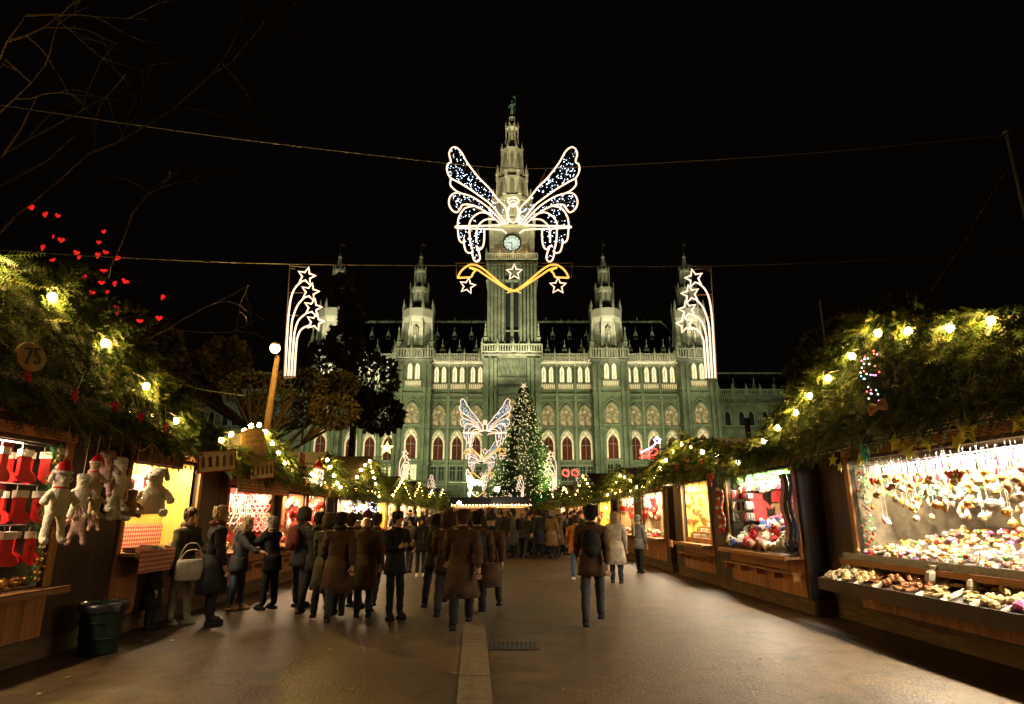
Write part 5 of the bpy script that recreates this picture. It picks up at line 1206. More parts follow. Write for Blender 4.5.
# ---- stockings in the nearest left hut
mb = MB(); prof = [(-.07, 0), (.07, 0), (.07, -.24), (.15, -.30), (.17, -.37), (.13, -.41), (.02, -.41), (-.07, -.33)]
mb.prism([(-.03, u, z) for u, z in prof], (.06, 0, 0)); stk = mb.build('christmas_stocking', [C['redi']])
mb = MB(); mb.prism([(-.04, u, z) for u, z in ((-.085, .02), (.085, .02), (.085, -.07), (-.085, -.07))], (.08, 0, 0)); mb.tube([(0, -.06, 0), (0, -.06, .09)], .005, 4); mb.build('cuff', M['cream_f'], stk)
mb = MB()
for z in (-.12, -.17, -.22):
    for k in range(4): mb.box(-.036, -.031, -.05+k*.027, -.035+k*.027, z, z+.022)
mb.build('white_pattern', M['white'], stk); stk = Proto(stk)
for r_, z in enumerate((2.3, 1.85, 1.40)):
    for k in range(8): stk.at(LA.W(6.2+k*.3+gr(-.02, .02), .10+gr(0, .06), z) if k < 4 else LA.W(7.38, .08+.23*(k-4), z), '%s red stocking with white cuff in the %s row at the left edge' % (('first', 'second', 'third', 'fourth', 'fifth', 'sixth', 'seventh', 'eighth')[k], ('top', 'middle', 'bottom')[r_]), 'stocking', 'red stockings in the nearest left hut', None, (0, 0, gr(-.25, .25)+(0 if k < 4 else -pi/2)), .85)
mb = MB()
for z in (2.39, 1.94, 1.49): mb.tube([LA.tf(.2, 5.6-LA.Yc, z), LA.tf(.2, 7.5-LA.Yc, z)], .008, 4)
mb.build('hanging_rail', M['steel'], LA.root)
mb = MB(); mb.box(.55, .58, 3.3-LA.Yc, 7.45-LA.Yc, .85, 2.5); hp_(LA, 'red_backdrop', mb, cm('red_cloth', (.16, .012, .012)))
gg = tag(empty('post_garland', LA.W(7.4, -.02, .85)), 'green garland with gold bows along the orange post at the left edge', 'garland')
mb = MB()
for i in range(300): sprig(mb, LA.W(7.38+gr(-.07, .05), gr(-.08, .08), gr(.85, 2.4))-gg.location, Vector((gr(-.3, 1), gr(-1, 1), gr(-1, 1))), .07, 5, .009, .035, (0, 1))
mb.build('needles', [M['greenfir'], M['fir']], gg); o = None
for i in range(22):
    q = LA.W(7.36+gr(-.05, .05), -.09, .9+i*.068)-gg.location
    if o is None: b_ = MB(); b_.ball((0, 0, 0), .028, 7, (1, 1, .6)).ball((0, .03, .01), .018, 6).ball((0, -.03, .01), .018, 6); o = b_.build('gold_bow', C['gold'], gg, True, loc=q)
    else: recolor(dup(o, loc=q, scale=gr(.8, 1.3)), 0, C[G.choice(('gold', 'cream', 'gold'))])
for k in range(9): smallb.at(LA.W(6.6+k*.1, gr(.0, .15), .83), 'yellow gold ball on the counter at the left edge', 'ornament', 'gold balls on the left edge counter', C['gold'], None, 1.6)
# ---- plush toys
def plush(name, c, rz, sc, m, label, hatc=None, cord=.5, legs=1.0, ears='round', grp='plush toys hanging at the left hut', pose=0):
    L = legs
    v = [(0, 0, .0), (0, 0, .12), (0, 0, .23), (0, -.01, .36), (0, -.015, .43), (.10, 0, .21), (.18, -.03, .14), (.23, -.06, .06), (-.10, 0, .21), (-.18, -.03, .14), (-.23, -.06, .06),
         (.075, 0, -.05), (.10, -.01, -.13*L), (.115, -.01, -.22*L), (.13, -.09, -.24*L), (-.075, 0, -.05), (-.10, -.01, -.13*L), (-.115, -.01, -.22*L), (-.13, -.09, -.24*L), (0, -.10, .36)]
    if pose: v = [(x, y, z) if i < 11 or i > 18 else (x*1.4, y-.035*((i-11) % 4), -.03-.01*((i-11) % 4)) for i, (x, y, z) in enumerate(v)]
    e = [(0, 1), (1, 2), (2, 3), (3, 4), (2, 5), (5, 6), (6, 7), (2, 8), (8, 9), (9, 10), (0, 11), (11, 12), (12, 13), (13, 14), (0, 15), (15, 16), (16, 17), (17, 18), (3, 19)]
    r = [.095, .105, .065, .105, .09, .048, .042, .05, .048, .042, .05, .052, .042, .044, .052, .052, .042, .044, .052, .045]
    if ears == 'round': v += [(.085, 0, .50), (-.085, 0, .50)]; r += [.028, .028]; e += [(4, 20), (4, 21)]
    elif ears == 'long': v += [(.09, .02, .47), (.13, .03, .33), (-.09, .02, .47), (-.13, .03, .33)]; r += [.025, .03, .025, .03]; e += [(4, 20), (20, 21), (4, 22), (22, 23)]
    me = skinmesh(name, v, e, r, [m, M['black'], C['rose']], 2)
    for q_ in me.vertices:
        n_ = q_.normal; q_.co += Vector(n_)*gr(-.003, .009)
    me.update()
    x = MB(); x.m = 1; x.ball((.036, -.108, .42), .011, 6).ball((-.036, -.108, .42), .011, 6).ball((0, -.150, .372), .014, 6, (1.2, .8, .8)); merge_into(me, x)
    o = bpy.data.objects.new(name, me); COL.objects.link(o); o.location = c; o.rotation_euler = (0, 0, rz-.75); o.scale = (sc,)*3
    if cord: b_ = MB(); b_.tube([(0, .02, .48), (0, .02, .48+cord/sc)], .006/sc*.8, 4); b_.build('cord', M['rope'], o)
    if hatc:
        b_ = MB(); b_.tube(spline([(0, 0, .46), (.01, .01, .54), (.05, .02, .58), (.12, .03, .50), (.15, .03, .40)], 3), [.10, .092, .084, .075, .06, .05, .046, .04, .035, .03, .025, .02, .015], 8); b_.build('santa_cap', C['redi'], o, True)
        b_ = MB(); b_.tube([(.10*cos(a*pi/6), .10*sin(a*pi/6), .46) for a in range(12)], .018, 6, True); b_.ball((.15, .03, .38), .03, 7); b_.build('cap_trim', M['white'], o, True)
        b_ = MB(); b_.tube([(.075*cos(a*pi/6), .075*sin(a*pi/6), .27) for a in range(12)], .02, 6, True); b_.build('neck_scarf', C['redi'], o, True)
    return tag(o, label, 'plush toy', grp)
PL = mat('plush_cream', (.82, .76, .62), .95, .15, 60, .9); PT = mat('plush_tan', (.66, .50, .34), .95, .15, 60, .9); PP = mat('plush_pink', (.60, .38, .34), .95, .15, 60, .9)
def lp_(px, py, e): (y, z), = proj(LA, [(px, py)], e); return LA.W(y, -e, z)
plush('plush_toy', lp_(56, 510, .62), pi/2+.5, .84, PL, 'largest cream plush dog with long legs and a red cap hanging on the dark wall', True, .5, 1.6, 'long')
plush('plush_toy', lp_(79, 503, .60), pi/2+.1, .62, PL, 'small cream teddy bear hanging just right of the capped plush dog', None, .5, 1)
plush('plush_toy', lp_(77, 530, .60), pi/2-.2, .60, PP, 'small pinkish teddy bear with a red cap hanging lowest by the capped dog', None, .2, 1)
plush('plush_toy', lp_(92, 486, .60), pi/2, .58, PT, 'tan teddy bear with a red cap hanging uppermost beside the dark wall', True, .3, 1)
plush('plush_toy', lp_(94, 507, .60), pi/2+.3, .5, PT, 'small tan teddy bear without cap in the middle of the hanging string', None, .1, 1)
plush('plush_toy', lp_(94, 521, .58), pi/2+.2, .42, PT, 'smallest tan teddy bear at the bottom of the hanging string', None, .1, 1)
plush('plush_toy', lp_(104, 478, .55), pi/2-.3, .66, PP, 'pink plush rabbit with long ears hanging at the left of the yellow stall', None, .3, 1.3, 'long')
plush('plush_toy', lp_(116, 492, .4), pi/2+.5, .85, PL, 'cream plush dog hanging sideways before the lettered banner', None, .4, 1.1, 'round')
plush('plush_toy', lp_(113, 515, .12), pi/2+.5, .75, PL, 'cream plush dog lying low at the left of the counter', None, .4, 1, 'round', pose=1)
plush('plush_toy', lp_(130, 513, .12), pi/2-.3, .62, PP, 'small pink plush with rosy face sitting between two cream ones', None, .4, 1, 'round', pose=1)
plush('plush_toy', lp_(152, 508, .12), pi/2-.6, 1.2, PL, 'large pale plush elephant-like toy hanging right of the banner', None, .3, 1, 'long', pose=1)
ya, yb = 8.95-LA.Yc, 11.0-LA.Yc
mb = MB(); mb.box(.5, .53, ya+.05, yb-.05, 1.0, 2.6).box(.07, .5, yb-.08, yb-.055, 1.1, 2.5); hp_(LA, 'yellow_backdrop', mb, M['yellow_board'])
CH = checkm('red_check_cloth', (.55, .04, .03), (.75, .62, .45), 16)
mb = MB(); mb.box(-.335, -.32, ya-.02, yb+.02, .82, 1.11); hp_(LA, 'check_cloth', mb, CH)
mb = MB(); mb.box(.46, .48, ya+.06, yb-.1, 1.12, 1.46); hp_(LA, 'check_strip', mb, CH)
bn = tag(empty('banner', LA.W(9.8, .42, 2.02)), 'white banner with large red letters FER M behind the plush toys', 'sign')
mb = MB(); mb.box(-.01, .01, -.62, .62, -.17, .17); mb.build('cloth', M['white'], bn)
text('FER  M', 'lettering', C['redi'], bn, (.02, 0, 0), (pi/2, 0, pi/2), .32, .004)
fs = tag(empty('picture_sign', lp_(162, 456, .42)), 'row of four framed pictures of small houses above the plush toys', 'sign')
fs.rotation_euler = (0, 0, 0)
mb = MB(); mb.box(-.012, .0, -.62, .62, -.15, .15); mb.build('board', M['dark_wood'], fs)
o = None
for k in range(4):
    q = (.005, -.46+k*.305, 0)
    if o is None:
        mb = MB(); mb.box(0, .012, -.14, .14, .115, .135).box(0, .012, -.14, .14, -.135, -.115).box(0, .012, -.14, -.12, -.115, .115).box(0, .012, .12, .14, -.115, .115); o = mb.build('frame', C['rose'], fs, loc=q)
        mb = MB(); mb.prism([(.003, -.09, -.09), (.003, .09, -.09), (.003, .09, .0), (.003, .06, .03), (.003, .05, .07), (.003, 0, .05), (.003, -.05, .08), (.003, -.09, .0)], (.004, 0, 0)); mb.build('picture', C['owool'], o)
    else: dup(o, loc=q)
for k in range(5):
    mb = MB(); mb.box(-.16, .16, -.10, .10, 0, .015); mb.m = 1; mb.box(-.14, .14, -.08, .08, .015, .06+.02*(k % 2)); q = mb.build('wrapped_tray', [M['steel'], C[('rose', 'cell', 'tan', 'cell', 'owool')[k]]]); q.location = LA.W(9.15+k*.4, -.1, 1.085); q.rotation_euler = (0, .12, pi/2+gr(-.1, .1))
    tag(q, ['wrapped tray with rosy sweets at the left end of the plush stall counter', 'shiny foil tray left of the middle of the plush stall counter', 'tan tray in the middle of the plush stall counter', 'shiny foil tray beside the person in light trousers', 'brown tray at the right end of the plush stall counter'][k], 'tray')
for k in range(10): star3d('dark_star', LA.W(9.05+k*.2, -.02, 2.34+.04*sin(k*1.9)), .05, C['owool'], (0, gr(-.4, .4), pi/2), 'small dark star hanging along the top of the yellow stall', 'stars on the yellow stall edge')
mb = MB(); mb.tube(spline([LA.W(7.8, -.6, 2.55), LA.W(8.1, -.6, 2.40), LA.W(8.35, -.6, 2.52), LA.W(8.7, -.6, 2.36), LA.W(9.1, -.6, 2.5), LA.W(9.5, -.6, 2.42), LA.W(9.9, -.6, 2.5)], 3), .007, 4)
tag(mb.build('looped_cord', M['rope']), 'pale looped cord from which the plush toys hang under the fir', 'cord')
# bin
bi = tag(empty('litter_bin', tuple(gp(97, 653))), 'round dark green litter bin with a black bag folded over its rim', 'bin')
mb = MB(); mb.lathe([(.20, 0), (.205, .02), (.24, .54), (.245, .56), (.235, .56), (.225, .5), (.19, .05)], n=24)
for z in (.18, .36): mb.tube([((.205+.05*z/.54)*1.02*cos(a*pi/12), (.205+.05*z/.54)*1.02*sin(a*pi/12), z) for a in range(24)], .008, 4, True)
mb.build('barrel', mat('bin_green', (.010, .024, .018), .4, .3, 5), bi, True)
mb = MB(); n = 30; ring = []
vs = []
for k, (r, z) in enumerate(((.222, .50), (.25, .575), (.272, .57), (.275, .53), (.268, .48))):
    vs += [((r+gr(-.006, .008))*cos(2*pi*j/n), (r+gr(-.006, .008))*sin(2*pi*j/n), z+gr(-.012, .012)) for j in range(n)]
mb.add(vs, [(k*n+j, k*n+(j+1) % n, (k+1)*n+(j+1) % n, (k+1)*n+j) for k in range(4) for j in range(n)]); mb.build('bin_bag', mat('bag_plastic', (.02, .02, .022), .25, .1, spec=.6), bi, True)
# ---- second left hut
ya, yb = 12.3-LB.Yc, 14.6-LB.Yc
mb = MB(); mb.box(-.36, -.34, ya-.45, yb+.15, 2.02, 2.36); hp_(LB, 'check_valance', mb, CH)
mb = MB(); mb.box(.55, .58, ya, yb, .95, 2.3).box(.07, .55, yb-.06, yb-.03, .95, 2.3); hp_(LB, 'red_backdrop', mb, cm('red_cloth2', (.30, .03, .025)))
gh = MB(); gh.prism([(x*.5, -.012, z*.5-.08) for x, z in hp], (0, .024, 0)); gh.m = 1; gh.tube([(x*.42, -.016, z*.42-.078) for x, z in hp], .006, 4, True); gh.tube([(-.035, -.016, -.06), (-.01, -.016, -.075), (.01, -.016, -.05), (.035, -.016, -.07)], .005, 4); gh.tube([(0, 0, -.03), (0, 0, .1)], .004, 3)
gh = Proto(gh.build('gingerbread_heart', [C['redi'], M['white']]))
for r_ in range(4):
    for k in range(10): c = G.choice(('redi', 'redi', 'brown', 'rose')); gh.at((LB.W(12.5+k*.34, .50-.09*r_, 2.05-r_*.20) if k < 6 else LB.W(14.5, .06+.12*(k-6), 2.05-r_*.2)), '%s iced gingerbread heart in the %s row of the second left hut' % (LBL[c], ('top', 'second', 'third', 'lowest')[r_]), 'gingerbread heart', 'gingerbread hearts in the second left hut', C[c], (0, 0, (pi/2 if k < 6 else 0)+gr(-.2, .2)), 1.5)
po = tag(empty('poinsettia', LB.W(13.55, .15, .94)), 'green plant with one red blossom on the counter of the second left hut', 'plant')
mb = MB(); mb.lathe([(.06, 0), (.08, .1), (.085, .11)], n=10); mb.build('pot', C['rwool'], po)
mb = MB()
for i in range(90):
    a = gr(0, 6.28); r = gr(.02, .2); z = gr(.14, .46); p = Vector((cos(a)*r, sin(a)*r, z)); d = Vector((cos(a), sin(a), gr(-.3, .4))).normalized(); s_ = d.cross(Vector((0, 0, 1))).normalized()*.022; mb.add([p, p+d*.04+s_, p+d*.09, p+d*.04-s_], [(0, 1, 2, 3)])
mb.build('leaves', C['green'], po)
mb = MB()
for i in range(14): a = i*.9; p = Vector((.14, -.05, .22)); d = Vector((.4, cos(a), sin(a))).normalized(); s_ = Vector((0, -sin(a), cos(a)))*.02; mb.add([p, p+d*.04+s_, p+d*.08, p+d*.04-s_], [(0, 1, 2, 3)])
mb.build('blossom', C['redi'], po)
for k in range(26): c = G.choice(('tan', 'gold', 'brown', 'cream')); (nut if k % 2 else slc).at(LB.W(gr(12.4, 14.5), gr(-.2, .3), .93+gr(0, .05)), '%s biscuit heaped on the counter of the second left hut' % LBL[c], 'biscuit', 'biscuits on the second left counter', C[c], None, 2)
mb = MB(); mb.box(-.25, -.2, 11.97-LB.Yc, 12.05-LB.Yc, 1.1, 2.0)
def lbp(px, py, e): (y, z), = proj(LB, [(px, py)], e); return LB.W(y, -e, z)
hb = tag(empty('hanging_board', lbp(254, 447, .78)), 'large tilted pale wooden board with worn brown marks among the bulbs', 'sign'); hb.rotation_euler = (radians(10), 0, radians(-28))
mb = MB(); pts = [(-.26, .30), (.0, .36), (.24, .27), (.27, -.1), (.22, -.38), (-.05, -.34), (-.24, -.26), (-.28, 0)]
mb.prism([(-.015, u, z) for u, z in pts], (.03, 0, 0)); mb.build('board', M['signwood'], hb)
def scribble(mb, x, u0, u1, z, h_=.035):
    u = u0
    while u < u1: w_ = gr(.008, .03); mb.box(x, x+.003, u, u+w_*.4, z-h_*gr(.2, .5), z+h_*gr(.2, .5)); mb.box(x, x+.003, u, u+w_, z-.004, z+.004) if G.random() < .5 else None; u += w_+.014
mb = MB()
for z in (.20, .10, .0, -.10, -.20): scribble(mb, .016, -.18, .18, z, .07)
mb.build('worn_marks', C['owool'], hb)
for px, py, lab, n, R in ((217, 461, 'framed sign with five small pictures hanging left of the big board', 5, -20), (262, 470, 'framed sign with five small pictures hanging right under the big board', 5, -12)):
    q = tag(empty('picture_sign', lbp(px, py, .80)), lab, 'sign'); q.rotation_euler = (radians(8), 0, radians(R))
    mb = MB(); mb.box(-.01, .01, -.36, .36, -.15, .15); mb.build('board', C['cream'], q); mb = MB(); mb.box(.0, .018, -.38, .38, .15, .17).box(0, .018, -.38, .38, -.17, -.15).box(0, .018, -.38, -.36, -.15, .15).box(0, .018, .36, .38, -.15, .15); mb.build('frame', C['rwool'], q)
    o = None
    for k in range(n):
        if o is None: mb = MB(); mb.prism([(.011, -.035, -.09), (.011, .035, -.09), (.011, .03, .03), (.011, .045, .04), (.011, 0, .10), (.011, -.045, .04), (.011, -.03, .03)], (.003, 0, 0)); o = mb.build('picture', C['owool'], q, loc=(0, -.28+k*.14, 0))
        else: dup(o, loc=(0, -.28+k*.14, 0))
# ---- third left hut: lettered valances
for (a, b, z0, z1) in LC.bays+LD.bays:
    h = LC if (a, b, z0, z1) in LC.bays else LD
    mb = MB(); mb.box(-.44, -.42, a-h.Yc-.1, b-h.Yc+.1, z1-.02, z1+.20); hp_(h, 'valance', mb, M['orange_wood'])
    mb = MB(); u = a-h.Yc
    for z in (z1+.12, z1+.05):
        u = a-h.Yc+.1
        while u < b-h.Yc-.1: w_ = gr(.015, .04); mb.box(-.446, -.441, u, u+w_*.5, z-.02, z+.022); u += w_+.02
    hp_(h, 'carved_marks', mb, C['cream'])
for h, pal, bk in ((LC, RW, C['brown']), (LD, ['white', 'white', 'cream', 'lilac'], C['cream'])):
    for b_ in h.bays: stock(h, b_, pal, 22, 14, 'third left hut' if h is LC else 'fourth left hut', bk)
ms = MB(); ms.ball((0, 0, 0), .02, 5)
for i, b_ in enumerate(LD.bays):
    r_ = tag(empty('curtain_lights', LD.W(b_[0], -.3, 2.1)), ['curtain of cold white lamps in the nearer bay of the fourth left hut', 'curtain of cold white lamps in the farther bay of the fourth left hut'][i], 'string lights')
    mb = MB()
    for k in range(60): mb.ball(LD.W(gr(b_[0], b_[1]), -.3, gr(1.35, 2.1))-r_.location, .022, 4)
    tag(mb.build('led_lights', M['led'], r_), kind='stuff')
# lit and hanging small signs over the left row
(y, z), = proj(LC, [(302, 462)], .7); q = tag(empty('number_sign', LC.W(y, -.7, z)), 'small square red sign with a white figure right of the bulb cluster', 'sign'); mb = MB(); mb.box(-.01, .01, -.17, .17, -.2, .2); mb.build('plate', C['redi'], q); mb = MB(); mb.tube([(.015, -.07, .08), (.015, .06, .08), (.015, -.02, -.12)], .015, 4); mb.build('figure', M['white'], q)
(y, z), = proj(LC, [(318, 476)], .7); q = tag(empty('lit_box_sign', LC.W(y, -.7, z)), 'glowing white box sign with a red cap on top over the third left hut', 'sign'); mb = MB(); mb.box(-.06, .06, -.26, .26, -.2, .16); mb.build('light_box', emit('light_box', (1, .88, .68), 1.6), q); mb = MB(); mb.tube(spline([(0, -.1, .18), (0, -.05, .3), (0, .08, .36), (0, .2, .26)], 3), [.12, .11, .10, .09, .08, .07, .06, .05, .04, .03], 8); mb.build('red_cap', C['redi'], q)
gl = MB(); gl.ball((0, 0, 0), .11, 12); g0 = gl.build('globe', M['globe'], smooth=True); gl = MB(); gl.lathe([(.05, .09), (.05, .16), (.01, .2)], n=8); gl.tube([(0, 0, .18), (0, 0, .8)], .012, 4); hk = gl.build('hanger', M['black'], g0); g0.name = 'globe_lamp'; gp0 = Proto(g0)
for px, py, Y_, sc, lab in ((345, 490, 22, .8, 'bright white globe lamp hanging on the fourth left hut'), (366, 497, 24.5, .8, 'second bright white globe lamp right of the one on the fourth left hut'), (421, 503, 42, 1.3, 'warm bright globe lamp over the crowd left of the bluish ones'), (459, 503, 62, 1.5, 'bluish globe lamp low above the crowd left of the light angels'), (497, 489, 66, 2.2, 'largest bluish globe lamp right beneath the light angels'), (312, 484, 17.6, .5, 'small white globe lamp beside the glowing box sign')):
    gp0.at(at(px, py, Y_), lab, 'lamp', 'white globe lamps along the lane', None, (0, 0, 0), sc)
M['starlamp'] = emit('yellow_star_lamp', (1, .62, .12), 9)
for px, py, Y_, R, lab in ((387, 448, 30, .32, 'yellow star lantern high before the left end of the hall'), (393, 494, 30, .38, 'yellow star lantern low over the left huts'), (404, 499, 36, .35, 'farther yellow star lantern over the left huts')):
    star3d('star_lantern', at(px, py, Y_), R, M['starlamp'], (0, 0, gr(-.3, .3)), lab, 'yellow star lanterns', .4, 'lantern')
q = tag(empty('lit_figure', at(588, 487, 32)), 'white glowing robed figure fixed on the gable of a far right hut', 'light figure'); mb = MB(); mb.lathe([(.42, -.5), (.3, -.1), (.2, .25), (.07, .38)], n=10); mb.build('robe', emit('lit_white', (1, .85, .68), 1.5), q, True); mb = MB(); mb.ball((0, 0, .5), .14, 10); mb.build('head', MATS['lit_white'], q, True); mb = MB(); mb.prism([(0, .05, .2), (.6, .05, .5), (.5, .05, 0)], (0, .03, 0)); mb.prism([(0, .05, .2), (-.6, .05, .5), (-.5, .05, 0)], (0, .03, 0)); mb.build('wing', MATS['lit_white'], q)
# gable ornaments on the second right hut
def rbp(px, py, e): (y, z), = proj(RB, [(px, py)], e); return RB.W(y, -e, z)
mb = MB(); mb.prism([(0, -.17, -.2), (0, .19, -.16), (0, .16, .2), (0, -.2, .17)], (.03, 0, 0)); tag(mb.build('hanging_board', M['orange_wood'], loc=rbp(686, 463, .78)), 'tilted orange wooden board without figures on the second right gable', 'sign')
for px, py, lab in ((703, 463, 'large red bow right of the orange board on the gable'), (677, 467, 'narrow red bow left of the orange board on the gable'), (711, 478, 'red bow lowest on the right of that gable')):
    mb = MB(); mb.tube(spline([(0, 0, 0), (0, .10, .07), (0, .13, -.02), (0, 0, 0), (0, -.10, .07), (0, -.13, -.02), (0, 0, 0)], 3), .03, 6); mb.tube([(0, 0, 0), (-.01, .05, -.18)], [.025, .012], 5).tube([(0, 0, 0), (-.01, -.05, -.16)], [.025, .012], 5); q = mb.build('red_bow', C['redi'], loc=rbp(px, py, .78)); tag(q, lab, 'bow')
    q.scale = (1, .55, 1) if px != 703 else (1.1, 1.1, 1.1)
mb = MB(); mb.tube(spline([at(641, 452, 27)-at(648, 448, 27), at(646, 450, 27)-at(648, 448, 27), at(652, 447, 27)-at(648, 448, 27), at(656, 443, 27)-at(648, 448, 27)], 3), .03, 5); q = tag(empty('shooting_star_sign', at(648, 448, 27)), 'blue white neon shooting star over a red neon sleigh above the second right gable', 'light figure'); mb.build('blue_tail', M['neon_blue'], q)
mb = MB(); mb.tube([(.42+.17*(1 if i % 2 == 0 else .5)*cos(i*pi/5+pi/2), 0, .32+.17*(1 if i % 2 == 0 else .5)*sin(i*pi/5+pi/2)) for i in range(10)], .03, 5, True); mb.build('blue_star', M['neon_blue'], q)
mb = MB(); mb.tube(spline([(-.35, 0, -.05), (-.3, 0, -.3), (.25, 0, -.32), (.4, 0, -.1), (.2, 0, -.02), (.1, 0, -.18), (-.2, 0, -.16), (-.35, 0, -.05)], 3), .035, 5); mb.tube([(-.4, 0, -.42), (.45, 0, -.42), (.52, 0, -.34)], .03, 5); mb.build('red_sleigh', M['neon_red'], q)
q = tag(empty('neon_sign', at(570.6, 473, 40)), 'small red neon outline sign above the far right huts', 'sign'); mb = MB()
for u in (-.3, .3): mb.tube([(u+.22*cos(a*pi/6), 0, .2*sin(a*pi/6)+.04*cos(a*pi/2)) for a in range(12)], .045, 5, True)
mb.build('red_tube', M['neon_red'], q)
mb = MB(); mb.tube([(-.6, .04, -.35), (.6, .04, -.35)], .03, 4).tube([(-.6, .04, .35), (.6, .04, .35)], .03, 4); mb.build('frame', M['black'], q)
# ---- kiosks closing the lane
def kiosk(x, Y_, w_, lab, c):
    k = tag(empty('kiosk', (x, Y_, 0)), lab, 'kiosk', 'kiosks closing the far end of the lane')
    mb = MB(); mb.box(-w_/2, w_/2, .0, 2.4, 0, .95).box(-w_/2, -w_/2+.15, 0, 2.4, .95, 2.5).box(w_/2-.15, w_/2, 0, 2.4, .95, 2.5).box(-w_/2, w_/2, 2.2, 2.4, .95, 2.5); mb.build('wall', M['hut_wood'], k)
    mb = MB(); mb.add([(-w_/2-.4, -.7, 2.5), (w_/2+.4, -.7, 2.5), (w_/2+.4, 2.6, 2.5), (-w_/2-.4, 2.6, 2.5), (-w_/2-.2, .9, 3.5), (w_/2+.2, .9, 3.5)], [(0, 1, 2, 3), (0, 4, 5, 1), (2, 5, 4, 3), (0, 3, 4), (1, 5, 2)]); mb.build('roof', M['roof'], k)
    mb = MB(); mb.box(-w_/2-.3, w_/2+.3, -.72, -.68, 2.35, 2.6); mb.build('valance', M['orange_wood'], k)
    mb = MB(); mb.box(-w_/2+.3, w_/2-.3, .4, .5, 2.36, 2.42); mb.build('ceiling_lamp', emit('kiosk_lamp', (1, .7, .35), 22), k)
    mb = MB(); n = int(w_/.35)
    for i in range(n): mb.ball((-w_/2+.3+i*.35, .1, 1.05+.1*sin(i*2.3)), .14, 6)
    mb.build('goods', c, k); o = None
    for i in range(n+2):
        q_ = (-w_/2-.3+i*.38, -.78, 2.62)
        if o is None: mb = MB(); mb.ball((0, 0, 0), .06, 6); o = mb.build('light_bulb', M['bulbfar'], k, loc=q_)
        else: dup(o, loc=q_)
kiosk(-9.5, 66, 4.5, 'leftmost far kiosk behind the crowd with a lit valance', C['redi']); kiosk(-4.6, 70, 4, 'second far kiosk from the left, right below the light angels', C['gold']); kiosk(-.2, 68, 3.6, 'third far kiosk, before the foot of the big fir', C['rose']); kiosk(4.2, 72, 3.6, 'rightmost far kiosk behind the crowd, partly hidden by huts', C['cream'])
mb = MB()
for i in range(500): sprig(mb, at(gr(533, 592), 0, 44)*0+at(535+57*i/500, 499-10*sin(i/500*1.6)+gr(-3, 3), 46), Vector((gr(-1, 1), gr(-1, 1), gr(-1, 1))), .3, 4, .05, .14, (0, 1))
M['teal_g'] = mat('teal_garland', (.03, .35, .20), .5, .3); tag(mb.build('roof_garland', [M['teal_g'], M['greenfir']]), 'bluish green garland on the roof of a far right hut', 'garland')
